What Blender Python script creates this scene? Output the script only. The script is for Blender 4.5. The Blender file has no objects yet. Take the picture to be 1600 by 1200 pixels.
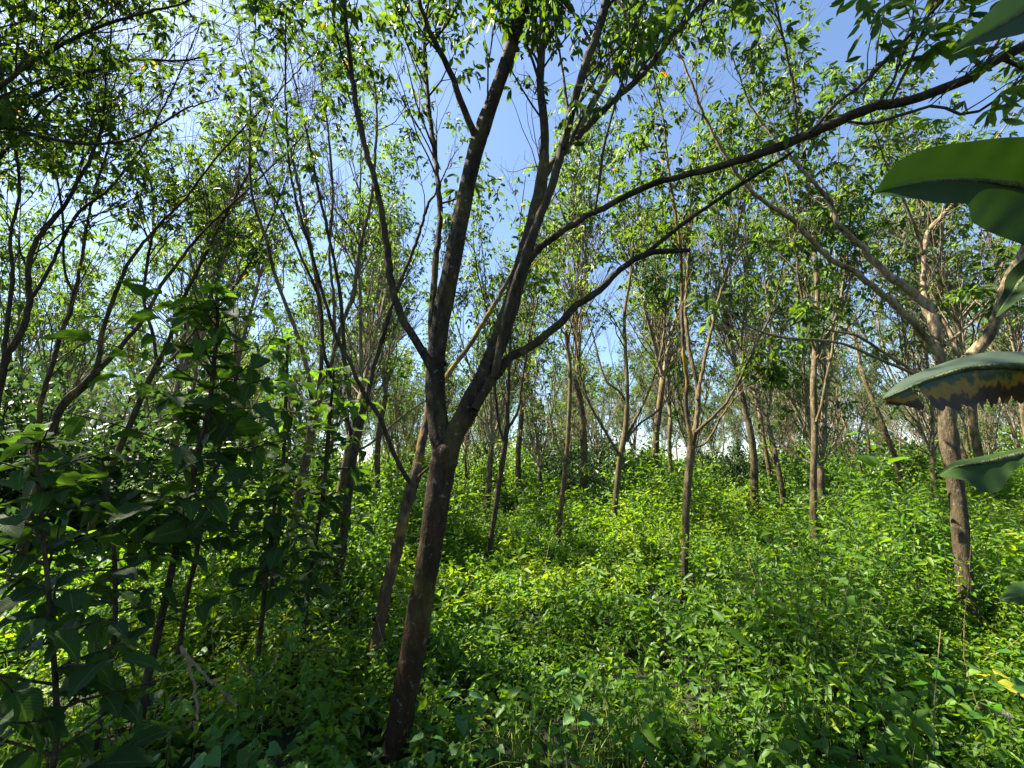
import bpy, math
import numpy as np

# ------------------------------------------------------------------ camera, sky, sun, exposure
SC = bpy.context.scene
COL = SC.collection
CAM_H = 1.65
PITCH = math.radians(11.7)
FPX = 650.0                       # focal length in photo pixels (1600 wide)
cam = bpy.data.cameras.new('camera')
cam.sensor_width = 36.0
cam.lens = 36.0 * FPX / 1600.0
cam.clip_start = 0.02
cam.clip_end = 3000
co = bpy.data.objects.new('camera', cam)
COL.objects.link(co)
co.location = (0, 0, CAM_H)
co.rotation_euler = (math.pi / 2 + PITCH, 0, 0)
SC.camera = co

SUN_EL, SUN_AZ = math.radians(54), math.radians(-71)      # azimuth from +Y, negative = to the left
w = bpy.data.worlds.new('World')
SC.world = w
w.use_nodes = True
nt = w.node_tree
sky = nt.nodes.new('ShaderNodeTexSky')
sky.sky_type = 'NISHITA'
sky.sun_disc = False
sky.sun_elevation = SUN_EL
sky.sun_rotation = SUN_AZ
sky.air_density = 1.0
sky.dust_density = 0.5
sky.ozone_density = 3.0
bg = nt.nodes['Background']
bg.inputs['Strength'].default_value = 0.055
nt.links.new(sky.outputs[0], bg.inputs['Color'])
sl = bpy.data.lights.new('sun', 'SUN')
sl.energy = 5.0
sl.angle = math.radians(0.5)
sl.color = (1.0, 0.90, 0.74)
so = bpy.data.objects.new('sun', sl)
COL.objects.link(so)
so.rotation_euler = (math.pi / 2 - SUN_EL, 0, math.pi - SUN_AZ)
SC.view_settings.view_transform = 'Standard'
SC.view_settings.look = 'None'
SC.view_settings.exposure = 2.45
SC.view_settings.gamma = 1.0
SC.render.engine = 'CYCLES'
SC.cycles.max_bounces = 7
SC.cycles.diffuse_bounces = 2
SC.cycles.glossy_bounces = 2
SC.cycles.transmission_bounces = 4
SC.cycles.caustics_reflective = False
SC.cycles.caustics_refractive = False

# ------------------------------------------------------------------ small maths
def unit(v):
    v = np.asarray(v, float)
    n = np.linalg.norm(v, axis=-1, keepdims=True)
    return v / np.maximum(n, 1e-9)

CP, SP = math.cos(PITCH), math.sin(PITCH)
def ray(px, py):
    u, v = (px - 800) / FPX, (600 - py) / FPX
    return np.array([u, CP - SP * v, SP + CP * v])
def at(px, py, Y):
    d = ray(px, py)
    t = Y / d[1]
    return np.array([0, 0, CAM_H]) + d * t, t
def y_of(px, py, z=0.35):         # forward distance where the sight line meets height z
    d = ray(px, py)
    return d[1] * (z - CAM_H) / d[2]
def ground(x, y):
    x = np.asarray(x, float); y = np.asarray(y, float)
    g = 0.07 * np.sin(x * .9 + 1.3) * np.cos(y * .7 + .4) + 0.09 * np.sin(x * .31 - y * .23 + 2)
    r = np.hypot(x, y)
    return g * np.clip(r / 3, .25, 1) + 0.012 * np.clip(r - 14, 0, 60)
def trace(pts, Y):
    """photo polyline (px, py, width) at forward distances Y -> rows of x, y, z, radius; a round limb seen
    off axis looks wider than it is, so its radius is reduced by that stretch."""
    p = np.array(pts, float); t = np.gradient(p[:, :2], axis=0); t = unit(t)
    rows = []
    for (px, py, wd), (tx, ty), y in zip(p, t, Y):
        q, dep = at(px, py, y)
        k = (-ty * (px - 800) + tx * (py - 600)) / FPX
        rows.append([*q, wd / 2 * dep / FPX / math.sqrt(1 + k * k)])
    return np.array(rows)
def smooth(pts, n):
    """Catmull-Rom through rows of pts (any width), n samples."""
    p = np.asarray(pts, float)
    if len(p) == 2:
        return p[0] + (p[1] - p[0]) * np.linspace(0, 1, n)[:, None]
    q = np.vstack([2 * p[0] - p[1], p, 2 * p[-1] - p[-2]])
    seg = np.linalg.norm(np.diff(p[:, :3], axis=0), axis=1)
    s = np.concatenate([[0], np.cumsum(seg)])
    u = np.linspace(0, s[-1], n)
    i = np.clip(np.searchsorted(s, u, 'right') - 1, 0, len(p) - 2)
    t = ((u - s[i]) / np.maximum(seg[i], 1e-9))[:, None]
    a, b, c, d = q[i], q[i + 1], q[i + 2], q[i + 3]
    return .5 * (2 * b + (c - a) * t + (2 * a - 5 * b + 4 * c - d) * t**2 + (3 * b - a - 3 * c + d) * t**3)

# ------------------------------------------------------------------ mesh building
def quad_mesh(name, V, F, rnd=None, uv=None, smooth_shade=True):
    V = np.asarray(V, np.float32); F = np.asarray(F, np.int32)
    me = bpy.data.meshes.new(name)
    me.vertices.add(len(V)); me.vertices.foreach_set('co', V.ravel())
    me.loops.add(F.size); me.loops.foreach_set('vertex_index', F.ravel())
    me.polygons.add(len(F))
    me.polygons.foreach_set('loop_start', np.arange(0, F.size, 4, dtype=np.int32))
    me.polygons.foreach_set('use_smooth', np.full(len(F), smooth_shade))
    me.update(calc_edges=True)
    if rnd is not None:
        a = me.attributes.new('rnd', 'FLOAT', 'POINT')
        a.data.foreach_set('value', np.asarray(rnd, np.float32))
    if uv is not None:
        u = me.uv_layers.new(name='UVMap')
        u.data.foreach_set('uv', np.asarray(uv, np.float32)[F.ravel()].ravel())
    return me

class Tubes:
    def __init__(self): self.V = []; self.F = []; self.R = []; self.n = 0
    def add(self, pts, rad, sides=6, rough=0.0, rng=None, val=None):
        pts = np.asarray(pts, float); rad = np.asarray(rad, float)
        m = len(pts)
        t = unit(np.gradient(pts, axis=0))
        mean = unit(pts[-1] - pts[0])
        ref = np.array([1., 0, 0]) if abs(mean[0]) < .6 else np.array([0, 1., 0])
        a = unit(np.cross(t, ref)); b = np.cross(t, a)
        ang = np.linspace(0, 2 * np.pi, sides, endpoint=False)
        rr = np.repeat(rad[:, None], sides, 1)
        if rough and rng is not None:
            s = np.arange(m)[:, None]
            lump = np.zeros((m, sides))
            for _ in range(7):
                k = rng.integers(1, 5); f = rng.uniform(.15, 1.1); ph = rng.uniform(0, 6.28)
                lump += np.sin(ang[None, :] * k + s * f + ph) / 7
            rr = rr * (1 + rough * (lump * 2 + rng.normal(0, .22, (m, sides))))
        V = pts[:, None, :] + rr[:, :, None] * (a[:, None, :] * np.cos(ang)[None, :, None] + b[:, None, :] * np.sin(ang)[None, :, None])
        i = np.arange(m - 1)[:, None] * sides; j = np.arange(sides)[None, :]; j2 = (j + 1) % sides
        F = np.stack([i + j, i + j2, i + sides + j2, i + sides + j], -1).reshape(-1, 4) + self.n
        self.V.append(V.reshape(-1, 3)); self.F.append(F)
        self.R.append(np.full(m * sides, rng.random() if (val is None and rng is not None) else (val or .5)))
        self.n += m * sides
        if rad[-1] > .012:            # close a blunt end
            c = self.n - sides
            ring = V[-1]; cen = ring.mean(0)
            self.V.append(np.vstack([cen + (ring - cen) * .55 + t[-1] * rad[-1] * .3, cen + t[-1] * rad[-1] * .35]))
            k = self.n
            q = [[c + s, c + (s + 1) % sides, k + (s + 1) % sides, k + s] for s in range(sides)]
            q += [[k + s, k + (s + 1) % sides, k + sides, k + sides] for s in range(0)]
            q += [[k + s, k + s + 1, k + (s + 2) % sides, k + sides] for s in range(0, sides, 2)] if sides % 2 == 0 else []
            self.F.append(np.array(q)); self.R.append(np.full(sides + 1, .5)); self.n += sides + 1
    def mesh(self, name, off=(0, 0, 0)):
        return quad_mesh(name, np.vstack(self.V) - np.asarray(off), np.vstack(self.F), np.concatenate(self.R))

# leaf outlines: rows (t along, s across) for one side, base and tip added; the midrib splits the leaf
SHAPES = {'ellip': [(.3, .40), (.68, .40)], 'ovate': [(.22, .50), (.6, .36)], 'lance': [(.25, .5), (.6, .38)]}
def leaves(P, A, N, L, W, rnd, shape='ellip', fold=.18, bend=.15):
    """2-quad leaves. P base, A axis, N normal (n,3); L, W, rnd (n,). Returns V,F,R."""
    n = len(P)
    A = unit(A); S = unit(np.cross(A, N)); N = np.cross(S, A)
    (t1, w1), (t2, w2) = SHAPES[shape]
    def pt(t, s):
        return P + A * (L * t)[:, None] + S * (W * s)[:, None] + N * (abs(s) * fold * 2 * W - bend * L * t * t)[:, None]
    one = np.ones(n)
    V = np.stack([pt(0 * one, 0), pt(t1 * one, w1), pt(t2 * one, w2), pt(one, 0), pt(t2 * one, -w2), pt(t1 * one, -w1)], 1).reshape(-1, 3)
    b = np.arange(n)[:, None] * 6
    F = np.stack([b + np.array([0, 1, 2, 3]), b + np.array([0, 3, 4, 5])], 1).reshape(-1, 4)
    return V, F, np.repeat(rnd, 6)
def heart_leaves(P, A, N, L, W, rnd, bend=.2):
    n = len(P); A = unit(A); S = unit(np.cross(A, N)); N = np.cross(S, A)
    def pt(t, s, z=0):
        return P + A * (L * t)[:, None] + S * (W * s)[:, None] + N * ((abs(s) * .22) * W - bend * L * max(t, 0) ** 2 + z * L)[:, None]
    V = np.stack([pt(0, 0), pt(-.16, .3), pt(.12, .52), pt(.45, .40), pt(1, 0), pt(.5, 0), pt(.45, -.40), pt(.12, -.52), pt(-.16, -.3)], 1).reshape(-1, 3)
    b = np.arange(n)[:, None] * 9
    F = np.stack([b + np.array(q) for q in ([0, 1, 2, 5], [5, 2, 3, 4], [0, 5, 7, 8], [5, 4, 6, 7])], 1).reshape(-1, 4)
    return V, F, np.repeat(rnd, 9)
class Leaves:
    def __init__(self): self.V = []; self.F = []; self.R = []; self.U = []; self.n = 0
    def put(self, vfr, uv=None):
        V, F, R = vfr
        self.V.append(V); self.F.append(F + self.n); self.R.append(R); self.n += len(V)
        if uv is not None: self.U.append(uv)
    def mesh(self, name, off=(0, 0, 0)):
        return quad_mesh(name, np.vstack(self.V) - np.asarray(off), np.vstack(self.F), np.concatenate(self.R), np.vstack(self.U) if self.U else None)

def big_leaf(P, A, N, L, W, rnd, rng, nt_=11, serr=.03, fold=.25, bend=.3, ripple=.03):
    """one large veined leaf as a grid with UVs."""
    A = unit(A); S = unit(np.cross(A, N)); N = np.cross(S, A)
    t = np.linspace(0, 1, nt_)
    prof = np.sin(np.pi * t ** .72) ** .8 * (1 - .25 * t); prof[0] = .03; prof[-1] = .01
    prof = prof / prof.max() * (1 + serr * np.where(np.arange(nt_) % 2, 1, -1))
    s = np.array([-1, -.5, 0, .5, 1])
    T, Sg = np.meshgrid(t, s, indexing='ij')
    half = W / 2 * prof[:, None] * Sg
    z = np.abs(Sg) * W * fold * prof[:, None] * .5 - bend * L * T ** 2 + ripple * L * np.sin(T * 17 + Sg * 2) * np.abs(Sg)
    side = rng.normal(0, .12) * L * T ** 2
    V = P + A * (T * L)[..., None] + S * (half + side)[..., None] + N * z[..., None]
    i, j = np.meshgrid(np.arange(nt_ - 1), np.arange(4), indexing='ij')
    b = i * 5 + j
    F = np.stack([b, b + 1, b + 6, b + 5], -1).reshape(-1, 4)
    return (V.reshape(-1, 3), F, np.full(nt_ * 5, rnd)), np.stack([T, Sg], -1).reshape(-1, 2)

# ------------------------------------------------------------------ materials
def new_mat(name):
    m = bpy.data.materials.new(name); m.use_nodes = True
    n = m.node_tree; n.nodes.clear()
    return m, n, n.nodes.new('ShaderNodeOutputMaterial')
def ramp(n, stops, interp='LINEAR'):
    r = n.nodes.new('ShaderNodeValToRGB'); e = r.color_ramp.elements
    r.color_ramp.interpolation = interp
    while len(e) < len(stops): e.new(.5)
    for el, (p, c) in zip(e, stops): el.position = p; el.color = (*c, 1)
    return r
def math_n(n, op, a, b=None):
    k = n.nodes.new('ShaderNodeMath'); k.operation = op
    for i, v in enumerate((a, b)):
        if v is None: continue
        if isinstance(v, (int, float)): k.inputs[i].default_value = v
        else: n.links.new(v, k.inputs[i])
    return k.outputs[0]
def mix_c(n, f, a, b, mode='MIX'):
    k = n.nodes.new('ShaderNodeMix'); k.data_type = 'RGBA'; k.blend_type = mode
    for s, v in ((0, f), (6, a), (7, b)):
        if hasattr(v, 'links'): n.links.new(v, k.inputs[s])
        elif s == 0: k.inputs[s].default_value = v
        else: k.inputs[s].default_value = (*v, 1)
    return k.outputs[2]
def noise(n, scale, detail=3, vec=None, rough=.55):
    k = n.nodes.new('ShaderNodeTexNoise'); k.inputs['Scale'].default_value = scale
    k.inputs['Detail'].default_value = detail; k.inputs['Roughness'].default_value = rough
    if vec is not None: n.links.new(vec, k.inputs['Vector'])
    return k.outputs['Fac']

def leaf_mat(name, stops, trans, tmix=.45, rough=.42, spec=.45, veins=False, blotch=None):
    m, n, out = new_mat(name)
    at_ = n.nodes.new('ShaderNodeAttribute'); at_.attribute_name = 'rnd'
    r = ramp(n, stops); n.links.new(at_.outputs['Fac'], r.inputs['Fac'])
    col = r.outputs['Color']
    p = n.nodes.new('ShaderNodeBsdfPrincipled')
    p.inputs['Roughness'].default_value = rough
    p.inputs['Specular IOR Level'].default_value = spec
    tr = n.nodes.new('ShaderNodeBsdfTranslucent')
    if veins:
        uv = n.nodes.new('ShaderNodeUVMap'); sx = n.nodes.new('ShaderNodeSeparateXYZ')
        n.links.new(uv.outputs[0], sx.inputs[0])
        s = math_n(n, 'ABSOLUTE', sx.outputs[1])
        q = math_n(n, 'SUBTRACT', math_n(n, 'MULTIPLY', sx.outputs[0], veins), math_n(n, 'MULTIPLY', s, veins * .3))
        wv = math_n(n, 'ABSOLUTE', math_n(n, 'SINE', q))
        rib = math_n(n, 'LESS_THAN', s, .06)
        line = math_n(n, 'MAXIMUM', math_n(n, 'LESS_THAN', wv, .13), rib)
        nz = noise(n, 9, 4)
        col = mix_c(n, math_n(n, 'MULTIPLY', line, .22 if veins < 200 else .05), col, (.16, .24, .06))
        col = mix_c(n, .35, col, mix_c(n, nz, (.55, .6, .5), (1.4, 1.3, 1.2)), 'MULTIPLY')
        bp = n.nodes.new('ShaderNodeBump'); bp.inputs['Strength'].default_value = .22 if veins < 200 else .08; bp.inputs['Distance'].default_value = .005
        n.links.new(wv, bp.inputs['Height']); n.links.new(bp.outputs[0], p.inputs['Normal'])
    if blotch: col = blotch(n, col)
    n.links.new(col, p.inputs['Base Color'])
    tc = mix_c(n, 1.0, col, trans, 'MULTIPLY')
    n.links.new(tc, tr.inputs['Color'])
    mx = n.nodes.new('ShaderNodeMixShader'); mx.inputs[0].default_value = tmix
    n.links.new(p.outputs[0], mx.inputs[1]); n.links.new(tr.outputs[0], mx.inputs[2])
    n.links.new(mx.outputs[0], out.inputs['Surface'])
    return m
def bark_mat(name, dark, light, moss, moss_amt=.5, lichen=.5, scale=27, low=None):
    m, n, out = new_mat(name)
    tc = n.nodes.new('ShaderNodeTexCoord')
    mp = n.nodes.new('ShaderNodeMapping'); mp.inputs['Scale'].default_value = (1, 1, .35)
    n.links.new(tc.outputs['Object'], mp.inputs['Vector'])
    n1 = noise(n, scale, 6, mp.outputs[0], .65)
    n2 = noise(n, 3.0, 3, tc.outputs['Object'])
    n3 = noise(n, 60, 3, mp.outputs[0], .7)
    r = ramp(n, [(.33, dark), (.66, light)]); n.links.new(n1, r.inputs['Fac'])
    c = r.outputs['Color']
    if low:
        sx = n.nodes.new('ShaderNodeSeparateXYZ'); n.links.new(tc.outputs['Object'], sx.inputs[0])
        mr = n.nodes.new('ShaderNodeMapRange'); mr.inputs[1].default_value = low[1]; mr.inputs[2].default_value = low[2]
        mr.inputs[3].default_value = .85; mr.inputs[4].default_value = 0
        n.links.new(sx.outputs[2], mr.inputs[0])
        c = mix_c(n, mr.outputs[0], c, mix_c(n, n1, tuple(v * .45 for v in low[0]), tuple(v * 1.5 for v in low[0])))
    mk = ramp(n, [(.48, (0, 0, 0)), (.66, (1, 1, 1))]); n.links.new(n2, mk.inputs['Fac'])
    c = mix_c(n, math_n(n, 'MULTIPLY', mk.outputs['Color'], moss_amt), c, moss)
    n4 = noise(n, 21.0, 5, tc.outputs['Object'], .72)
    n5 = noise(n, 4.5, 5, mp.outputs[0], .7)
    lk = ramp(n, [(.60, (0, 0, 0)), (.66, (1, 1, 1))]); n.links.new(n4, lk.inputs['Fac'])
    c = mix_c(n, math_n(n, 'MULTIPLY', lk.outputs['Color'], lichen), c, (.24, .235, .19))
    dk = ramp(n, [(.36, (.28, .27, .25)), (.52, (1, 1, 1))]); n.links.new(n5, dk.inputs['Fac'])
    c = mix_c(n, .9, c, dk.outputs['Color'], 'MULTIPLY')
    c = mix_c(n, .5, c, mix_c(n, n3, (.15, .15, .15), (1.85, 1.85, 1.85)), 'MULTIPLY')
    p = n.nodes.new('ShaderNodeBsdfPrincipled'); p.inputs['Roughness'].default_value = .92
    p.inputs['Specular IOR Level'].default_value = .2
    n.links.new(c, p.inputs['Base Color'])
    bp = n.nodes.new('ShaderNodeBump'); bp.inputs['Strength'].default_value = .9; bp.inputs['Distance'].default_value = .02
    n.links.new(math_n(n, 'ADD', n1, math_n(n, 'MULTIPLY', n3, .7)), bp.inputs['Height'])
    n.links.new(bp.outputs[0], p.inputs['Normal'])
    n.links.new(p.outputs[0], out.inputs['Surface'])
    return m

M = {}
TREE = [(0, (.022, .046, .010)), (.45, (.036, .080, .012)), (.85, (.072, .135, .016)), (.965, (.11, .20, .022)), (.985, (.30, .26, .03)), (1, (.28, .12, .02))]
M['leaf'] = leaf_mat('rubber_leaf', TREE, (2.9, 2.5, .8), .46, .5, .24)
M['far_leaf'] = leaf_mat('far_rubber_leaf', [(0, (.035, .066, .018)), (.5, (.055, .105, .024)), (1, (.11, .16, .035))], (2.6, 2.5, 1.0), .5, .5, .28)
WEED = [(0, (.034, .085, .009)), (.5, (.072, .160, .010)), (.93, (.14, .21, .014)), (.985, (.16, .23, .03)), (1, (.34, .27, .04))]
M['weed'] = leaf_mat('weed_leaf', WEED, (2.7, 2.4, .7), .45, .5, .3)
M['creeper'] = leaf_mat('creeper_leaf', [(0, (.028, .085, .018)), (.6, (.058, .152, .020)), (.97, (.085, .21, .03)), (1, (.36, .32, .03))], (2.0, 2.2, 1.0), .42, .42, .4)
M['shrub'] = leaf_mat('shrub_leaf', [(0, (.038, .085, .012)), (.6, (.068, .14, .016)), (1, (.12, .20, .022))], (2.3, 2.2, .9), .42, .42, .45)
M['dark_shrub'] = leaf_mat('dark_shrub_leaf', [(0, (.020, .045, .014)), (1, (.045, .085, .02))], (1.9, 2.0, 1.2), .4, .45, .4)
M['sapling'] = leaf_mat('sapling_leaf', [(0, (.014, .035, .008)), (.7, (.025, .060, .011)), (1, (.06, .13, .020))], (3.0, 2.9, .9), .36, .65, .14, veins=44)
M['grass'] = leaf_mat('grass_blade', [(0, (.06, .12, .015)), (.8, (.12, .19, .022)), (1, (.28, .25, .10))], (1.7, 1.8, 1.0), .4, .5, .3)

def dry_edge(n, col):
    uv = n.nodes.new('ShaderNodeUVMap'); sx = n.nodes.new('ShaderNodeSeparateXYZ'); n.links.new(uv.outputs[0], sx.inputs[0])
    mp = n.nodes.new('ShaderNodeMapping'); mp.inputs['Scale'].default_value = (15, 2.2, 1); n.links.new(uv.outputs[0], mp.inputs['Vector'])
    nz = noise(n, 1.0, 5, mp.outputs[0], .6)
    e = math_n(n, 'ADD', sx.outputs[1], math_n(n, 'MULTIPLY', math_n(n, 'SUBTRACT', nz, .5), 1.5))
    r = ramp(n, [(.0, (0, 0, 0)), (.1, (.35, .35, .35)), (.3, (.5, .5, .5)), (.6, (.62, .62, .62)), (.75, (1, 1, 1))]); n.links.new(e, r.inputs['Fac'])
    r2 = ramp(n, [(0, (.03, .07, .02)), (.46, (.022, .045, .014)), (.56, (.20, .125, .012)), (.64, (.13, .06, .010)), (.74, (.03, .018, .009)), (1, (.02, .012, .007))]); n.links.new(r.outputs['Color'], r2.inputs['Fac'])
    return mix_c(n, math_n(n, 'GREATER_THAN', sx.outputs[1], .04), col, r2.outputs['Color'])
M['banana'] = leaf_mat('banana_leaf', [(0, (.011, .025, .006)), (1, (.035, .07, .018))], (2.2, 2.8, .8), .09, .6, .10, veins=330)  # base colour darkened to stand in for shade on the leaf undersides
M['banana_dry'] = leaf_mat('dry_banana_leaf', [(0, (.05, .075, .05)), (1, (.05, .075, .05))], (1.3, 1.3, .7), .2, .5, .3, veins=330, blotch=dry_edge)
M['bark_main'] = bark_mat('mottled_bark', (.009, .007, .004), (.050, .037, .020), (.11, .088, .020), .5, .45, low=((.034, .017, .006), .9, 2.3))
M['bark_moss'] = bark_mat('mossy_bark', (.035, .025, .015), (.13, .095, .055), (.36, .24, .030), 1.0, .25, low=((.07, .042, .018), .4, 1.6))
M['bark_pale'] = bark_mat('pale_bark', (.085, .064, .036), (.34, .265, .16), (.16, .13, .04), .3, .45, low=((.024, .016, .008), 1.6, 2.9))
M['bark_dark'] = bark_mat('dark_bark', (.016, .012, .007), (.070, .052, .030), (.085, .075, .025), .4, .2)
M['bark_twig'] = bark_mat('pale_twig_bark', (.10, .08, .05), (.32, .27, .18), (.17, .14, .05), .3, .2)
M['bark_thicket'] = bark_mat('thicket_bark', (.016, .012, .007), (.075, .057, .030), (.20, .135, .025), .6, .2)
M['bark_far'] = bark_mat('far_bark', (.045, .034, .018), (.20, .155, .082), (.17, .14, .04), .5, .4, low=((.042, .031, .015), .8, 3.0))
M['green_stem'] = bark_mat('green_stem', (.05, .07, .02), (.12, .13, .05), (.09, .12, .03), .4, 0)
M['dry_stalk'] = bark_mat('dry_stalk', (.16, .11, .06), (.34, .25, .15), (.3, .22, .12), .3, 0)
M['midrib'] = bark_mat('banana_midrib', (.05, .07, .025), (.10, .12, .05), (.2, .22, .1), .3, 0, 30)

def ground_mat():
    m, n, out = new_mat('forest_floor')
    tc = n.nodes.new('ShaderNodeTexCoord')
    a = noise(n, 1.3, 6, tc.outputs['Object'], .65); b = noise(n, 28, 4, tc.outputs['Object'], .7)
    r = ramp(n, [(.35, (.010, .010, .004)), (.55, (.014, .020, .006)), (.7, (.025, .042, .009))]); n.links.new(a, r.inputs['Fac'])
    c = mix_c(n, .7, r.outputs['Color'], mix_c(n, b, (.4, .4, .4), (1.7, 1.6, 1.4)), 'MULTIPLY')
    p = n.nodes.new('ShaderNodeBsdfPrincipled'); p.inputs['Roughness'].default_value = .95
    n.links.new(c, p.inputs['Base Color'])
    bp = n.nodes.new('ShaderNodeBump'); bp.inputs['Strength'].default_value = .8; bp.inputs['Distance'].default_value = .05
    n.links.new(b, bp.inputs['Height']); n.links.new(bp.outputs[0], p.inputs['Normal'])
    n.links.new(p.outputs[0], out.inputs['Surface'])
    return m
M['ground'] = ground_mat()

# ------------------------------------------------------------------ scene objects
def link(name, me, mat, parent=None):
    o = bpy.data.objects.new(name, me)
    if me is not None and mat is not None and not me.materials: me.materials.append(mat)
    COL.objects.link(o)
    if parent: o.parent = parent
    return o
def thing(name, label, cat, loc, group=None):
    o = bpy.data.objects.new(name, None); COL.objects.link(o)
    o.location = loc; o['label'] = label; o['category'] = cat
    o.empty_display_size = .2
    if group: o['group'] = group
    return o
def copy_thing(root, loc, rotz, scale, label, group):
    r = root.copy(); COL.objects.link(r)
    r.location = loc; r.rotation_euler = (0, 0, rotz); r.scale = (scale,) * 3
    r['label'] = label; r['group'] = group
    for ch in list(root.children):
        c = ch.copy(); COL.objects.link(c); c.parent = r
    return r

# ------------------------------------------------------------------ ground
def make_ground():
    def axis(lim):
        a = np.concatenate([np.linspace(0, 8, 41), np.geomspace(8.4, lim, 42)])
        return np.concatenate([-a[:0:-1], a])
    xs, ys = axis(1200), axis(1200)
    X, Y = np.meshgrid(xs, ys, indexing='ij')
    Z = ground(X, Y)
    V = np.stack([X, Y, Z], -1).reshape(-1, 3)
    nx, ny = X.shape
    i, j = np.meshgrid(np.arange(nx - 1), np.arange(ny - 1), indexing='ij'); b = i * ny + j
    F = np.stack([b, b + ny, b + ny + 1, b + 1], -1).reshape(-1, 4)
    o = link('ground', quad_mesh('ground', V, F), M['ground']); o['kind'] = 'structure'
make_ground()

# ------------------------------------------------------------------ tree growth
UP = np.array([0, 0, 1.])
def path(p, d, L, n, rng, wander, up):
    pts = [np.array(p, float)]; d = unit(d)
    for _ in range(n):
        d = unit(d + rng.normal(0, wander, 3) + UP * up)
        pts.append(pts[-1] + d * L / n)
    return np.array(pts)
def side_dir(t, rng, spread, up=.15):
    v = rng.normal(0, 1, 3); v -= t * v.dot(t)
    return unit(unit(t) * math.cos(spread) + unit(v) * math.sin(spread) + UP * up)
def twig(tub, sites, p, d, L, r, rng, lvl, leafy=1.0, wander=.16, up=.06):
    n = max(3, int(L / .22) + 1)
    pts = path(p, d, L, n, rng, wander, up)
    rad = np.linspace(r, max(r * .3, .0018), n + 1)
    tub.add(pts, rad, 5 if r > .008 else 4, rng=rng)
    T = unit(np.gradient(pts, axis=0))
    if lvl > 0:
        k = max(2, int(rng.poisson(L * (5.0 if lvl == 1 else 3.0))))
        for f in np.sort(rng.uniform(.22, .97, k)):
            i = min(int(f * n), n - 1); q = pts[i] + (pts[i + 1] - pts[i]) * (f * n - i)
            twig(tub, sites, q, side_dir(T[i], rng, rng.uniform(.35, .95), .12), L * rng.uniform(.28, .55) * (1.15 - .5 * f),
                 max(rad[i] * .6, .0025), rng, lvl - 1, leafy)
    if rng.random() < leafy: sites.append((pts[-1], T[-1]))
    if lvl == 0:
        for j in range(1, n):
            if rng.random() < leafy * .62: sites.append((pts[j], side_dir(T[j], rng, .9)))
def crown(sites, rng, ll=.12, npet=(4, 8), sparse=1.0):
    ll *= .8
    L = Leaves()
    if not sites: return None
    P = np.array([s[0] for s in sites]); D = np.array([s[1] for s in sites])
    k = rng.integers(npet[0], npet[1] + 1, len(P))
    tone = np.clip(rng.beta(2.2, 2.6, len(P)), 0, 1)
    idx = np.repeat(np.arange(len(P)), k)
    P = P[idx]; D = D[idx]; tone = tone[idx]
    m = len(P)
    pd = unit(D * .45 + rng.normal(0, .62, (m, 3)) + UP * .05)
    pl = rng.uniform(.5, 1.7, m) * ll
    E = P + pd * pl[:, None]
    a0 = unit(pd * .7 + np.array([0, 0, -.95]) + rng.normal(0, .28, (m, 3)))
    n0 = unit(np.cross(np.cross(a0, UP + rng.normal(0, .35, (m, 3))), a0) + rng.normal(0, .25, (m, 3)))
    s0 = unit(np.cross(a0, n0))
    size = ll * rng.uniform(.75, 1.25, m)
    for ang in (-.75, 0, .75):
        an = ang + rng.normal(0, .25, m)
        a = a0 * np.cos(an)[:, None] + s0 * np.sin(an)[:, None] + rng.normal(0, .16, (m, 3))
        l = size * rng.uniform(.65, 1.25, m) * np.where(rng.random(m) < .12, .02, 1)
        rn = np.clip(tone * .9 + rng.normal(0, .08, m), 0, .96)
        rare = rng.random(m); rn = np.where(rare > .9985, 1.0, np.where(rare > .996, .98, rn))
        L.put(leaves(E, a, n0 + rng.normal(0, .25, (m, 3)), l, l * .38, rn, 'ellip', .14, rng.uniform(.0, .35)))
    return L

SLIM = {13: .78, 14: .85, 15: .85, 16: .88, 17: .76, 18: .78, 19: .76, 20: .85, 21: .85, 22: .85, 23: .85}
SUN_V = np.array([math.cos(SUN_EL) * math.sin(SUN_AZ), math.cos(SUN_EL) * math.cos(SUN_AZ), math.sin(SUN_EL)])
GLADES = [(.5, 4.1, 1.6, 1.8, .92), (3.6, 7.0, 2.6, 2.6, .8), (-.75, 2.75, .45, .5, .9), (-.25, 2.6, .5, .4, .9), (-1.4, 4.4, .5, .8, .5), (-1.05, 3.6, .45, .45, .8)]
def in_glade(p, rng, spots=None):
    """the canopy has gaps: a leaf cluster whose shade would fall on one of the sunny patches of the floor is mostly missing."""
    q = p - SUN_V * ((p[2] - .6) / SUN_V[2])
    for x, y, a, b, f in (spots or GLADES):
        if ((q[0] - x) / a) ** 2 + ((q[1] - y) / b) ** 2 < 1 and p[2] > 1.2: return rng.random() < f
    return False
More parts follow.
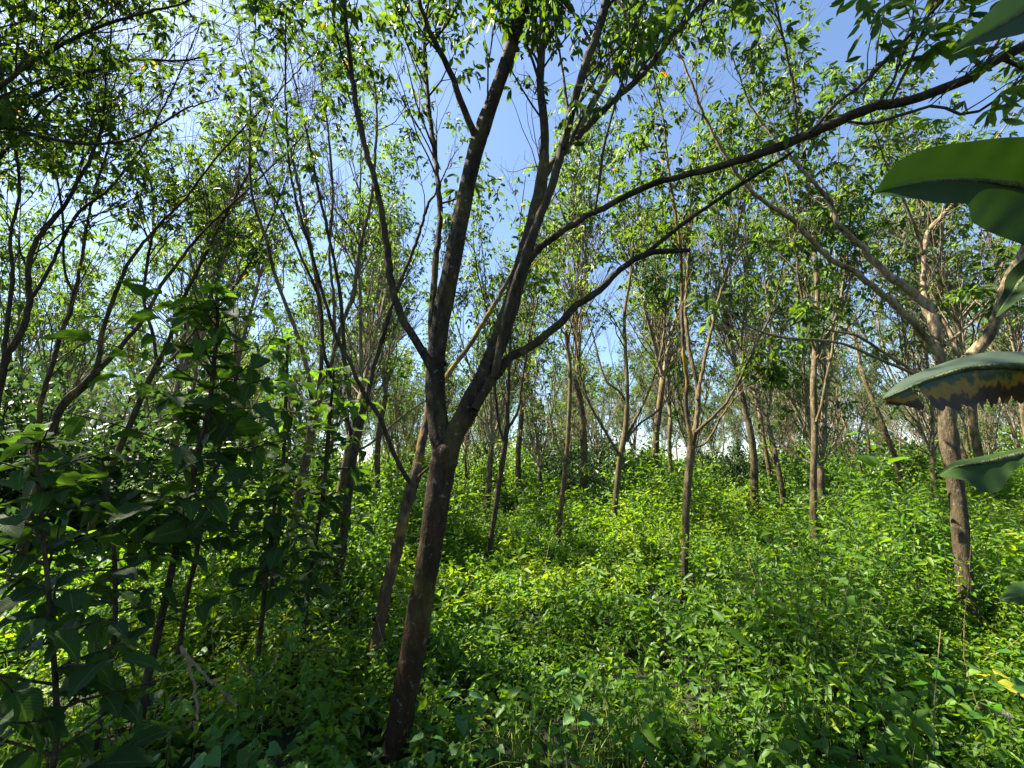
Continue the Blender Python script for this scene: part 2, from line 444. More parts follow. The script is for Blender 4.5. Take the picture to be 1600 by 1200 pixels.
def hero_tree(name, label, base, stems, bark, seed, ll=.12, group=None, leaf='leaf', npet=(3, 6), mult=1.5):
    """stems: dicts with part, pts [(px,py,width)], Y (start, end) forward distance, twigs per metre, t0, tl, lvl, ext."""
    rng = np.random.default_rng(seed)
    made = []; sites = []
    root_pos = None
    for s in stems:
        rows = []
        ya, yb = s['Y']; pts = s['pts']
        cum = np.concatenate([[0], np.cumsum([math.dist(pts[i][:2], pts[i + 1][:2]) for i in range(len(pts) - 1)])])
        rows = trace(pts, ya + (yb - ya) * cum / cum[-1])
        rows[:, 3] *= (.86 if s['part'] == 'limb' else .93) * SLIM.get(seed, 1)
        if s['part'] == 'trunk':
            d = rows[0, :3] - rows[1, :3]; d = d / d[2]
            g = float(ground(rows[0, 0], rows[0, 1])) - .12
            foot = rows[0, :3] + d * (g - rows[0, 2]) * .6; foot[2] = g
            root_pos = np.array([foot[0], foot[1], g + .1])
            rows = np.vstack([[*foot, rows[0, 3] * 1.5], rows])
        if s.get('ext'):
            d = unit(rows[-1, :3] - rows[-2, :3])
            e = path(rows[-1, :3], d, s['ext'], 5, rng, .09, .04)[1:]
            rr = np.linspace(rows[-1, 3] * .9, .006, 6)[1:]
            rows = np.vstack([rows, np.column_stack([e, rr])])
        Ln = np.linalg.norm(np.diff(rows[:, :3], axis=0), axis=1).sum()
        thick = rows[:, 3].max()
        n = int(np.clip(Ln / (.035 if thick > .05 else .07), 8, 120))
        q = smooth(rows, n); q[:, 3] = np.maximum(q[:, 3], .002)
        if thick < .05 and n > 6: q[1:-1, :3] += rng.normal(0, thick * .12, (n - 2, 3))
        tub = Tubes()
        tub.add(q[:, :3], q[:, 3], 20 if thick > .05 else (12 if thick > .02 else 8), .07 if thick > .02 else .05, rng)
        T = unit(np.gradient(q[:, :3], axis=0))
        k = int(mult * s.get('twigs', 0) * Ln * (1 - s.get('t0', .4)) + .5)
        for f in np.sort(rng.uniform(s.get('t0', .4), 1, k)):
            i = int(f * (n - 1)); tl = s.get('tl', 1.0) * rng.uniform(.5, 1.25) * (1.1 - .4 * f)
            twig(tub, sites, q[i, :3], side_dir(T[i], rng, rng.uniform(.35, 1.0), .2), tl, float(np.clip(q[i, 3] * .45, .004, .02)), rng,
                 s.get('lvl', 1), s.get('leafy', .9))
        for f in rng.uniform(s.get('t0', .4) * .6, 1, int(k * .7)):              # bare fine twigs
            i = int(f * (n - 1))
            twig(tub, sites, q[i, :3], side_dir(T[i], rng, rng.uniform(.25, .8), .3), s.get('tl', 1.0) * rng.uniform(.7, 1.6), float(np.clip(q[i, 3] * .35, .003, .009)), rng, 1, .06, .1)
        if s.get('twigs', 0) and q[-1, 3] < .012: sites.append((q[-1, :3], T[-1]))
        made.append((s['part'], tub, s.get('bark', bark)))
    root = thing(name, label, 'tree', root_pos, group)
    for part, tub, bk in made: link(part, tub.mesh(name + '_' + part, root_pos), M[bk], root)
    sites = [t for t in sites if not in_glade(t[0], rng)]
    L = crown(sites, rng, ll, npet)
    if L: link('crown', L.mesh(name + '_crown', root_pos), M[leaf], root)
    print(label, 'sites', len(sites))
    return root

# --- the tree in front
Ym = 2.7
hero_tree('rubber_tree', 'thick mottled brown rubber tree in front, forking low into two heavy limbs', None, [
    dict(part='trunk', Y=(Ym, Ym), pts=[(612, 1230, 47), (625, 1130, 43), (641, 1040, 42), (655, 960, 41), (669, 880, 40), (685, 770, 42), (693, 720, 46), (698, 700, 40), (700, 688, 22)]),
    dict(part='limb', Y=(Ym, Ym + .35), twigs=2.4, t0=.6, tl=1.3, lvl=1, ext=1.17, pts=[(695, 712, 40), (686, 670, 38), (680, 610, 35), (682, 550, 34), (690, 495, 34), (706, 415, 32), (722, 330, 30), (742, 240, 29), (765, 170, 26), (790, 100, 24), (815, 20, 21), (832, -50, 19)]),
    dict(part='limb', Y=(Ym + .02, Ym - .1), twigs=1.6, t0=.45, tl=1.0, ext=0.72, pts=[(682, 585, 18), (667, 560, 17), (645, 524, 15), (627, 497, 14), (612, 440, 13), (604, 385, 12), (590, 300, 11), (573, 240, 11), (556, 160, 10), (545, 80, 9), (536, -10, 8)]),
    dict(part='limb', Y=(Ym + .05, Ym + .7), twigs=2.0, t0=.3, tl=1.1, ext=0.54, pts=[(690, 570, 18), (676, 520, 16), (677, 460, 14), (682, 400, 11), (688, 330, 10), (678, 230, 9), (668, 150, 8), (662, 60, 7)]),
    dict(part='limb', Y=(Ym + .2, Ym - .2), twigs=2.6, t0=.25, tl=.9, ext=0.63, pts=[(744, 215, 15), (734, 192, 13), (717, 150, 12), (700, 105, 11), (684, 75, 10), (670, 45, 9), (655, 0, 8)]),
    dict(part='limb', Y=(Ym, Ym + .25), twigs=2.2, t0=.55, tl=1.1, ext=0.99, pts=[(697, 715, 40), (712, 675, 39), (736, 632, 37), (760, 580, 34), (784, 520, 32), (803, 460, 30), (820, 400, 28), (836, 335, 26), (846, 285, 22), (851, 235, 17), (850, 190, 15), (844, 130, 14), (848, 60, 13), (851, -10, 11)]),
    dict(part='limb', Y=(Ym - .05, Ym - .35), twigs=1.9, t0=.42, tl=1.0, ext=0.72, bark='bark_dark', pts=[(772, 590, 15), (781, 545, 15), (795, 480, 15), (812, 425, 15), (832, 365, 15), (853, 315, 15), (868, 275, 15), (890, 185, 15), (913, 107, 15), (937, 40, 15), (952, -20, 14)]),
    dict(part='limb', Y=(Ym + .22, Ym + .6), twigs=2.2, t0=.3, tl=1.0, ext=0.72, pts=[(846, 278, 15), (862, 258, 14), (893, 225, 13), (947, 168, 12), (997, 123, 11), (1030, 85, 10), (1062, 42, 9), (1120, -15, 8)]),
    dict(part='limb', Y=(Ym + .3, Ym + .8), twigs=2.2, t0=.35, tl=1.0, ext=0.54, bark='bark_pale', pts=[(878, 240, 11), (895, 217, 12), (923, 165, 12), (945, 130, 12), (962, 105, 12), (981, 50, 11), (995, -10, 10)]),
    dict(part='limb', Y=(Ym - .05, Ym + .1), twigs=0, pts=[(742, 640, 16), (760, 606, 17), (787, 570, 17), (813, 550, 16), (847, 530, 15), (872, 508, 14), (897, 480, 13), (930, 458, 12), (963, 427, 11), (996, 403, 11), (1018, 394, 11), (1046, 393, 9), (1078, 391, 8)]),
    dict(part='limb', Y=(Ym + .1, Ym - .3), twigs=.7, t0=.4, tl=.6, lvl=0, pts=[(1006, 398, 9), (1030, 380, 8), (1062, 354, 8), (1100, 327, 7), (1144, 297, 7), (1195, 265, 6), (1240, 236, 5)]),
    dict(part='limb', Y=(Ym, 1.75), twigs=.8, t0=.6, tl=.7, lvl=1, ext=.9, bark='bark_dark', pts=[(824, 412, 10), (840, 390, 12), (863, 373, 12), (907, 342, 12), (947, 323, 12), (997, 297, 12), (1030, 283, 12), (1062, 276, 12), (1127, 259, 13), (1195, 238, 15), (1262, 209, 16), (1320, 186, 18), (1364, 166, 19), (1414, 160, 18), (1465, 142, 18), (1515, 122, 18), (1549, 98, 18), (1602, 70, 18), (1680, 20, 17)]),
    dict(part='limb', Y=(2.05, 1.9), twigs=4.5, t0=.3, tl=.42, lvl=0, ext=.4, bark='bark_dark', pts=[(1266, 207, 6), (1290, 180, 6), (1318, 153, 6), (1352, 127, 6), (1397, 80, 6), (1441, 34, 5), (1475, -2, 5)]),
    dict(part='limb', Y=(1.98, 1.85), twigs=4.5, t0=.3, tl=.42, lvl=0, ext=.5, bark='bark_dark', pts=[(1392, 160, 6), (1408, 125, 6), (1425, 90, 6), (1445, 40, 5), (1462, -5, 5)]),
    dict(part='limb', Y=(2.1, 2.15), twigs=3.5, t0=.35, tl=.45, lvl=0, ext=.4, bark='bark_dark', pts=[(1246, 212, 5), (1244, 180, 5), (1241, 145, 5), (1231, 92, 4), (1220, 40, 4), (1210, -5, 4)]),
    dict(part='limb', Y=(2.0, 1.8), twigs=3.5, t0=.5, tl=.4, lvl=0, ext=.4, bark='bark_dark', pts=[(1325, 190, 5), (1352, 193, 6), (1382, 188, 6), (1425, 174, 6), (1465, 164, 6), (1497, 178, 6), (1532, 173, 5), (1570, 145, 4)]),
    dict(part='limb', Y=(2.55, 2.5), twigs=.8, t0=.5, tl=.4, lvl=0, ext=.5, bark='bark_dark', pts=[(928, 333, 5), (935, 295, 5), (943, 233, 5), (955, 185, 4), (968, 140, 4), (992, 55, 4), (1005, -5, 4)]),
], 'bark_main', 11, .12, mult=1.9)

# --- the tree at the right behind the banana leaves
Yr = y_of(1515, 975)
hero_tree('rubber_tree', 'sunlit pale limbed rubber tree behind the drooping banana leaf at the right', None, [
    dict(part='trunk', Y=(Yr, Yr + .1), pts=[(1518, 985, 40), (1511, 930, 33), (1503, 860, 32), (1497, 790, 31), (1489, 730, 32), (1482, 680, 34), (1479, 630, 35), (1482, 600, 38), (1484, 585, 26)]),
    dict(part='limb', Y=(Yr + .1, Yr + .4), twigs=1.2, t0=.5, tl=1.1, ext=2.0, pts=[(1480, 610, 24), (1472, 575, 22), (1464, 535, 23), (1457, 503, 23), (1445, 474, 22), (1424, 457, 18), (1397, 437, 17), (1364, 407, 15), (1347, 384, 13), (1310, 352, 11), (1293, 310, 9), (1249, 262, 8), (1233, 240, 7)]),
    dict(part='limb', Y=(Yr + .08, Yr - .3), twigs=1.2, t0=.6, tl=1.0, ext=1.4, pts=[(1468, 562, 16), (1455, 540, 15), (1434, 512, 14), (1413, 490, 14), (1380, 461, 13), (1337, 427, 12), (1290, 398, 11), (1239, 345, 10), (1195, 316, 9), (1161, 283, 8), (1127, 233, 7), (1104, 189, 6), (1077, 121, 5)]),
    dict(part='limb', Y=(Yr + .3, Yr + .5), twigs=2.0, t0=.3, tl=.9, ext=1.5, pts=[(1446, 476, 12), (1443, 440, 11), (1444, 400, 10), (1449, 366, 9), (1460, 350, 8), (1474, 336, 7), (1496, 310, 6)]),
    dict(part='limb', Y=(Yr + .4, Yr + .2), twigs=2.0, t0=.3, tl=.9, ext=1.0, pts=[(1443, 408, 7), (1438, 380, 7), (1428, 350, 7), (1417, 324, 6), (1400, 290, 5)]),
    dict(part='limb', Y=(Yr + .1, Yr - .5), twigs=1.2, t0=.5, tl=1.2, ext=2.4, pts=[(1486, 610, 26), (1500, 580, 26), (1514, 560, 26), (1539, 532, 25), (1558, 495, 24), (1573, 447, 25), (1590, 413, 24), (1625, 355, 22), (1660, 290, 19)]),
    dict(part='limb', Y=(Yr, Yr - .9), twigs=.8, t0=.4, tl=.6, lvl=0, pts=[(1474, 604, 6), (1450, 595, 6), (1428, 584, 6), (1390, 568, 6), (1354, 552, 6), (1313, 536, 5), (1270, 531, 5), (1229, 528, 5), (1181, 515, 4), (1130, 482, 3)]),
    dict(part='limb', Y=(Yr, Yr - .2), twigs=2.0, t0=.4, tl=.7, pts=[(1472, 602, 6), (1430, 582, 6), (1405, 565, 6), (1384, 553, 6), (1337, 524, 5), (1296, 516, 4), (1260, 505, 3)]),
    dict(part='limb', Y=(Yr + .1, Yr + .6), twigs=2.5, t0=.35, tl=.7, pts=[(1476, 540, 6), (1500, 520, 6), (1530, 490, 5), (1562, 450, 4)]),
], 'bark_pale', 12, .115, mult=1.1)

# --- mossy tree just behind the front one
Yh = y_of(590, 1005)
hero_tree('rubber_tree', 'slim mossy rubber tree close behind the front trunk, forked with a cut stub', None, [
    dict(part='trunk', Y=(Yh, Yh + .15), pts=[(588, 1010, 27), (596, 965, 26), (605, 915, 26), (620, 860, 25), (632, 805, 24), (642, 765, 26), (648, 745, 27), (654, 725, 18)]),
    dict(part='limb', Y=(Yh + .15, Yh + .9), twigs=2.0, t0=.5, tl=1.1, ext=1.68, pts=[(645, 755, 22), (655, 710, 22), (664, 672, 21), (673, 630, 20), (690, 600, 15), (710, 570, 12), (737, 533, 12), (763, 490, 11), (783, 457, 10), (800, 425, 8)]),
    dict(part='limb', Y=(Yh + .1, Yh - .3), twigs=2.4, t0=.4, tl=1.2, ext=1.56, bark='bark_dark', pts=[(646, 762, 12), (633, 743, 12), (612, 703, 11), (594, 652, 11), (567, 613, 10), (545, 562, 9), (528, 533, 9), (505, 460, 8), (482, 380, 7), (462, 310, 6)]),
    dict(part='limb', Y=(Yh + .1, Yh + .05), bark='bark_pale', pts=[(648, 752, 6), (657, 742, 6), (668, 732, 6), (678, 722, 5)]),
], 'bark_moss', 13, .11, mult=.9)

# --- second mossy stem to the left of it
Yi = y_of(525, 920)
hero_tree('rubber_tree', 'dark leaning rubber tree left of the mossy forked one, splitting high', None, [
    dict(part='trunk', Y=(Yi, Yi + .2), pts=[(523, 922, 19), (533, 870, 18), (541, 800, 17), (548, 740, 17), (556, 690, 17), (563, 655, 17), (568, 630, 12)]),
    dict(part='limb', Y=(Yi + .2, Yi + .8), twigs=2.2, t0=.3, tl=1.2, ext=1.32, pts=[(560, 665, 13), (573, 620, 13), (582, 580, 11), (600, 520, 10), (622, 450, 8), (650, 380, 7), (668, 320, 6)]),
    dict(part='limb', Y=(Yi + .2, Yi - .2), twigs=2.2, t0=.3, tl=1.2, ext=1.44, bark='bark_dark', pts=[(557, 670, 11), (548, 630, 10), (540, 580, 9), (536, 520, 9), (530, 450, 8), (516, 380, 7), (498, 300, 6), (480, 210, 5)]),
    dict(part='limb', Y=(Yi + .1, Yi + .5), twigs=1.0, t0=.5, tl=.7, lvl=0, bark='bark_pale', pts=[(556, 705, 5), (573, 697, 5), (600, 676, 5), (630, 650, 5), (662, 628, 4), (700, 600, 4)]),
    dict(part='limb', Y=(Yi + .2, Yi + .1), twigs=2.2, t0=.3, tl=1.2, ext=1.20, pts=[(552, 690, 9), (540, 650, 8), (520, 600, 8), (505, 540, 7), (500, 470, 6), (470, 400, 6), (440, 330, 5)]),
], 'bark_dark', 14, .11, mult=.55)

# --- the middle row
def yt(px, py): return y_of(px, py, .5)
Yc = yt(1070, 890)
hero_tree('rubber_tree', 'slender rubber tree in the middle, looped fork and fan of upright branches', None, [
    dict(part='trunk', Y=(Yc, Yc + .1), pts=[(1069, 900, 15), (1071, 850, 15), (1072, 800, 15), (1076, 740, 16), (1080, 700, 16), (1085, 672, 16)]),
    dict(part='limb', Y=(Yc, Yc - .3), twigs=2.0, t0=.4, tl=1.2, ext=2.5, bark='bark_moss', pts=[(1079, 690, 10), (1073, 640, 10), (1071, 620, 9), (1074, 600, 9), (1069, 560, 8), (1066, 500, 8), (1065, 440, 7), (1062, 380, 7), (1050, 300, 6)]),
    dict(part='limb', Y=(Yc + .1, Yc + .4), twigs=2.0, t0=.4, tl=1.2, ext=2.5, pts=[(1085, 680, 13), (1091, 630, 11), (1089, 600, 10), (1082, 570, 9), (1075, 530, 9), (1071, 480, 8), (1075, 420, 7), (1078, 340, 6)]),
    dict(part='limb', Y=(Yc + .1, Yc + .3), twigs=2.0, t0=.35, tl=1.2, ext=2.6, pts=[(1090, 625, 9), (1096, 590, 8), (1103, 550, 8), (1113, 511, 8), (1122, 470, 7), (1134, 430, 6), (1150, 370, 5), (1166, 300, 4)]),
    dict(part='limb', Y=(Yc, Yc - .4), twigs=2.4, t0=.3, tl=1.0, ext=1.0, pts=[(1087, 676, 8), (1110, 655, 7), (1134, 630, 6), (1155, 595, 5), (1175, 552, 5), (1196, 510, 4)]),
    dict(part='limb', Y=(Yc, Yc), twigs=2.4, t0=.3, tl=.8, pts=[(1082, 700, 6), (1105, 690, 5), (1128, 650, 5), (1160, 610, 4), (1190, 590, 3)]),
], 'bark_far', 15, .13)
Yd = yt(1275, 862)
hero_tree('rubber_tree', 'tall straight rubber tree with single upright stem, between centre and banana leaf', None, [
    dict(part='trunk', Y=(Yd, Yd + .3), twigs=2.2, t0=.5, tl=1.5, lvl=1, ext=2.5, pts=[(1276, 872, 17), (1273, 830, 16), (1271, 790, 15), (1271, 740, 14), (1273, 690, 14), (1272, 640, 14), (1271, 600, 13), (1274, 540, 11), (1276, 500, 11), (1277, 450, 10), (1274, 400, 9), (1268, 330, 8), (1258, 250, 7), (1250, 170, 5)]),
    dict(part='limb', Y=(Yd, Yd + .1), twigs=2.4, t0=.3, tl=1.0, ext=1.4, pts=[(1275, 660, 6), (1284, 630, 6), (1290, 595, 6), (1300, 550, 6), (1304, 520, 6), (1318, 480, 5), (1330, 430, 4)]),
    dict(part='limb', Y=(Yd + .1, Yd + .4), twigs=2.4, t0=.3, tl=1.0, ext=1.6, pts=[(1276, 560, 7), (1290, 530, 7), (1302, 505, 6), (1312, 470, 5), (1324, 400, 5), (1330, 330, 4)]),
    dict(part='limb', Y=(Yd + .1, Yd - .3), twigs=2.4, t0=.3, tl=1.0, ext=1.6, pts=[(1273, 545, 7), (1262, 515, 7), (1256, 480, 6), (1246, 420, 5), (1242, 350, 4), (1232, 290, 4)]),
], 'bark_far', 16, .12, mult=1.1)
Ye = yt(960, 828)
hero_tree('rubber_tree', 'rubber tree right of the pole like stem with crooked left branch', None, [
    dict(part='trunk', Y=(Ye, Ye), twigs=2.0, t0=.45, tl=1.3, ext=2.5, pts=[(959, 835, 13), (960, 800, 13), (964, 760, 13), (969, 715, 12), (976, 680, 13), (979, 650, 11), (980, 600, 9), (977, 540, 8), (976, 490, 7), (985, 430, 6), (990, 370, 5)]),
    dict(part='limb', Y=(Ye, Ye - .3), twigs=2.2, t0=.35, tl=1.0, ext=1.5, pts=[(970, 716, 8), (955, 690, 7), (938, 660, 7), (922, 632, 6), (908, 590, 5), (900, 540, 4)]),
    dict(part='limb', Y=(Ye, Ye + .4), twigs=2.2, t0=.35, tl=1.0, ext=1.5, pts=[(979, 628, 6), (966, 610, 6), (948, 596, 5), (938, 570, 5), (928, 530, 4), (915, 490, 4)]),
    dict(part='limb', Y=(Ye, Ye + .2), twigs=2.2, t0=.3, tl=1.0, ext=1.6, pts=[(979, 690, 8), (990, 660, 7), (1006, 630, 6), (1022, 590, 5), (1035, 540, 5), (1040, 480, 4)]),
    dict(part='limb', Y=(Ye, Ye - .3), twigs=2.4, t0=.3, tl=.9, ext=.6, pts=[(976, 690, 6), (1000, 662, 5), (1030, 640, 5), (1060, 600, 4)]),
], 'bark_far', 17, .14)
Yf = yt(873, 845)
hero_tree('rubber_tree', 'pole like rubber tree with broken top and few side twigs in the middle', None, [
    dict(part='trunk', Y=(Yf, Yf + .1), twigs=1.0, t0=.3, tl=.8, lvl=1, leafy=.5, pts=[(872, 850, 11), (875, 810, 11), (880, 760, 11), (886, 705, 10), (889, 650, 9), (891, 600, 9), (890, 565, 8), (886, 540, 8), (884, 516, 7)]),
    dict(part='limb', Y=(Yf + .1, Yf), twigs=3, t0=.4, tl=.5, lvl=0, pts=[(884, 524, 5), (878, 516, 4), (872, 505, 3)]),
    dict(part='limb', Y=(Yf + .1, Yf + .1), twigs=3, t0=.4, tl=.5, lvl=0, pts=[(887, 540, 4), (893, 505, 4), (900, 470, 3)]),
    dict(part='limb', Y=(Yf, Yf + .3), twigs=2.5, t0=.4, tl=.8, ext=.8, pts=[(884, 725, 5), (872, 700, 4), (862, 670, 4), (856, 630, 3)]),
], 'bark_far', 18, .13)
Yg = yt(766, 853)
hero_tree('rubber_tree', 'thin dark rubber tree right of the front trunk with forked top', None, [
    dict(part='trunk', Y=(Yg, Yg), twigs=2.0, t0=.5, tl=1.2, ext=2.0, pts=[(765, 858, 13), (772, 810, 12), (779, 760, 12), (787, 710, 12), (792, 670, 11), (793, 640, 9), (795, 590, 7), (797, 540, 6), (800, 480, 5), (808, 420, 5)]),
    dict(part='limb', Y=(Yg, Yg - .2), twigs=2.2, t0=.35, tl=1.0, ext=1.6, pts=[(788, 695, 7), (780, 665, 6), (774, 615, 6), (772, 560, 5), (764, 500, 4)]),
    dict(part='limb', Y=(Yg, Yg + .3), twigs=2.2, t0=.35, tl=1.0, ext=1.6, pts=[(792, 672, 7), (806, 650, 7), (811, 634, 6), (815, 600, 5), (822, 560, 5), (832, 500, 4)]),
], 'bark_dark', 19, .13)

# --- the thicket of trees on the left
hero_tree('rubber_tree', 'dark rubber tree at the far left edge with heavy crooked branches', None, [
    dict(part='trunk', Y=(4.6, 4.5), bark='bark_dark', pts=[(-22, 760, 26), (-16, 690, 25), (-6, 620, 25), (4, 575, 24)]),
    dict(part='limb', Y=(4.5, 4.2), twigs=2.2, t0=.4, tl=1.4, ext=2.2, pts=[(0, 590, 20), (14, 550, 19), (33, 520, 17), (46, 470, 16), (44, 420, 15), (52, 385, 14), (75, 352, 13), (98, 325, 11), (118, 290, 10), (143, 245, 9), (160, 190, 7)]),
    dict(part='limb', Y=(4.5, 4.7), twigs=2.2, t0=.4, tl=1.4, ext=2.2, pts=[(44, 470, 10), (60, 450, 10), (80, 415, 9), (105, 360, 9), (130, 325, 8), (165, 300, 7), (200, 260, 6)]),
    dict(part='limb', Y=(4.4, 4.0), twigs=2.4, t0=.3, tl=1.4, ext=2.4, pts=[(2, 590, 12), (12, 500, 12), (20, 430, 11), (16, 370, 9), (30, 300, 8), (22, 220, 7)]),
], 'bark_dark', 20, .12, mult=2.3)
hero_tree('rubber_tree', 'mossy rubber tree on the left whose trunk bends right then forks', None, [
    dict(part='trunk', Y=(5.0, 5.0), pts=[(78, 690, 19), (90, 648, 19), (108, 622, 18), (130, 604, 18), (152, 580, 17)]),
    dict(part='limb', Y=(5.0, 4.8), twigs=2.2, t0=.35, tl=1.4, ext=2.6, pts=[(148, 586, 13), (155, 555, 12), (158, 530, 12), (166, 500, 11), (176, 470, 11), (187, 443, 10), (198, 415, 9), (220, 385, 8), (255, 345, 7), (290, 310, 6)]),
    dict(part='limb', Y=(5.0, 5.4), twigs=2.2, t0=.35, tl=1.4, ext=2.6, pts=[(150, 582, 12), (168, 563, 11), (184, 548, 11), (202, 525, 10), (218, 508, 10), (240, 470, 9), (252, 445, 9), (280, 408, 8), (310, 370, 6), (350, 330, 5)]),
], 'bark_thicket', 21, .12, mult=1.5)
hero_tree('rubber_tree', 'slim rubber tree between the two left trunks, curving up to the right', None, [
    dict(part='trunk', Y=(5.3, 5.3), twigs=2.0, t0=.55, tl=1.5, ext=2.6, pts=[(56, 690, 12), (62, 640, 12), (72, 600, 12), (82, 570, 11), (92, 528, 11), (104, 500, 11), (112, 475, 10), (121, 440, 9), (128, 405, 8), (136, 350, 7), (150, 290, 6), (170, 230, 5)]),
    dict(part='limb', Y=(5.3, 5.0), twigs=2.2, t0=.3, tl=1.3, ext=2.0, pts=[(116, 458, 7), (106, 440, 7), (100, 410, 6), (97, 330, 6), (85, 260, 5), (72, 200, 4)]),
], 'bark_thicket', 22, .12, mult=2.6)
hero_tree('rubber_tree', 'leaning rubber tree half hidden by the dark sapling on the left', None, [
    dict(part='trunk', Y=(6.2, 6.2), pts=[(150, 800, 15), (170, 740, 15), (200, 670, 14), (230, 600, 13), (250, 560, 13)]),
    dict(part='limb', Y=(6.2, 6.0), twigs=2.2, t0=.3, tl=1.4, ext=2.4, pts=[(248, 566, 10), (268, 520, 9), (285, 470, 9), (310, 420, 8), (340, 360, 7), (372, 300, 6)]),
    dict(part='limb', Y=(6.2, 6.5), twigs=2.2, t0=.3, tl=1.4, ext=2.4, pts=[(246, 570, 9), (238, 520, 8), (225, 470, 8), (230, 410, 7), (240, 350, 6), (236, 290, 5)]),
    dict(part='limb', Y=(6.2, 6.5), twigs=2.2, t0=.3, tl=1.4, ext=2.0, pts=[(240, 584, 7), (270, 560, 7), (310, 510, 6), (350, 470, 6), (390, 410, 5), (420, 350, 5)]),
], 'bark_thicket', 23, .12, mult=2.6)
hero_tree('rubber_tree', 'many stemmed rubber tree left of centre rising above the bright topped sapling', None, [
    dict(part='trunk', Y=(5.8, 5.8), bark='bark_moss', pts=[(462, 800, 17), (474, 740, 16), (484, 690, 16), (490, 650, 16)]),
    dict(part='limb', Y=(5.8, 5.5), twigs=2.2, t0=.35, tl=1.3, ext=2.5, pts=[(488, 664, 9), (484, 600, 8), (470, 540, 8), (448, 480, 7), (430, 430, 7), (415, 370, 6), (395, 310, 5), (390, 230, 5)]),
    dict(part='limb', Y=(5.8, 6.1), twigs=2.2, t0=.35, tl=1.3, ext=2.5, pts=[(490, 658, 9), (500, 590, 9), (503, 520, 8), (496, 450, 8), (486, 390, 7), (470, 310, 6), (455, 240, 5)]),
    dict(part='limb', Y=(5.8, 5.6), twigs=2.2, t0=.35, tl=1.3, ext=2.5, pts=[(491, 656, 9), (512, 590, 8), (530, 520, 8), (552, 460, 8), (562, 390, 7), (580, 310, 6), (588, 220, 5)]),
    dict(part='limb', Y=(5.8, 6.1), twigs=2.2, t0=.35, tl=1.3, ext=2.0, pts=[(500, 600, 6), (520, 560, 6), (522, 480, 6), (515, 400, 5), (520, 300, 5), (512, 200, 4)]),
], 'bark_far', 24, .11, mult=.75)

hero_tree('rubber_tree', 'leafy rubber tree leaning in over the top left corner', None, [
    dict(part='trunk', Y=(3.5, 3.5), bark='bark_dark', pts=[(-210, 880, 30), (-190, 700, 28), (-165, 540, 26), (-140, 420, 24)]),
    dict(part='limb', Y=(3.5, 3.3), twigs=2.6, t0=.3, tl=1.2, ext=.8, pts=[(-146, 445, 16), (-90, 300, 14), (-30, 170, 13), (40, 105, 11), (110, 62, 9), (190, 30, 7), (270, 10, 5)]),
    dict(part='limb', Y=(3.5, 4.3), twigs=3.0, t0=.3, tl=1.2, ext=.7, pts=[(-135, 400, 12), (-60, 250, 10), (30, 165, 8), (120, 120, 7), (200, 95, 6), (280, 95, 4)]),
    dict(part='limb', Y=(3.5, 4.6), twigs=2.6, t0=.3, tl=1.2, ext=.6, pts=[(-140, 430, 14), (-80, 340, 11), (-20, 270, 9), (40, 200, 7), (90, 150, 6), (140, 110, 4)]),
    dict(part='limb', Y=(3.4, 3.2), twigs=2.6, t0=.3, tl=1.2, ext=.8, pts=[(-142, 430, 16), (-120, 250, 14), (-70, 90, 12), (0, -10, 10), (70, -70, 8)]),
    dict(part='limb', Y=(3.5, 4.0), twigs=2.4, t0=.3, tl=1.0, ext=.4, pts=[(-70, 250, 9), (0, 200, 8), (70, 215, 7), (140, 225, 6), (210, 215, 5), (290, 170, 4)]),
], 'bark_dark', 25, .115, mult=2.2)

# ------------------------------------------------------------------ the rows behind: seven kinds of tree, copied
def grow_tree(seed, H, r0, fork, nl, spread, lean, ll, trait):
    rng = np.random.default_rng(seed)
    tr, cr, sites = Tubes(), [], []
    d0 = unit(np.array([lean, rng.normal(0, .03), 1]))
    p = path((0, 0, -.15), d0, fork + .15, 8, rng, .05, .03)
    rad = np.linspace(r0 * 1.15, r0 * .85, 9)
    tr.add(p, rad, 10, .07, rng)
    az0 = rng.uniform(0, 6.28)
    for k in range(nl):
        az = az0 + k * 2 * math.pi / nl + rng.normal(0, .3)
        sp = spread * rng.uniform(.6, 1.2) if nl > 1 else .05
        d = unit(np.array([math.cos(az) * math.sin(sp), math.sin(az) * math.sin(sp), math.cos(sp)]) + d0 * .2)
        L = (H - fork) * rng.uniform(.75, 1.0)
        n = 14
        q = path(p[-1] - d * .05, d, L, n, rng, .04, .02)
        rr = np.linspace(r0 * (.8 if nl < 2 else (.62 if nl < 3 else .48)), .006, n + 1)
        lt = Tubes(); lt.add(q, rr, 7, .05, rng)
        T = unit(np.gradient(q, axis=0))
        for f in np.sort(rng.uniform(.04, 1, int(L * (4.4 if nl < 3 else 3.0)))):      # upright side branches
            i = min(int(f * n), n - 1)
            twig(lt, sites, q[i], side_dir(T[i], rng, rng.uniform(.3, .75), .3), rng.uniform(1.0, 2.6) * (1.1 - .5 * f), min(rr[i] * .7, .017), rng, 1, .04 + .5 * f, .09)
        for f in rng.uniform(.0, .6, 9 if nl < 3 else 6):           # nearly bare grey twigs low on the limb
            i = int(f * n); twig(lt, sites, q[i], side_dir(T[i], rng, rng.uniform(.5, 1.1), .15), rng.uniform(.9, 2.2), .013, rng, 1, .03, .1)
        sites.append((q[-1], T[-1])); cr.append(lt)
    return dict(trunk=tr.mesh('row_trunk'), limbs=[c.mesh('row_limb') for c in cr], crown=crown(sites, rng, ll, (4, 7)).mesh('row_crown'), trait=trait, n=len(sites))
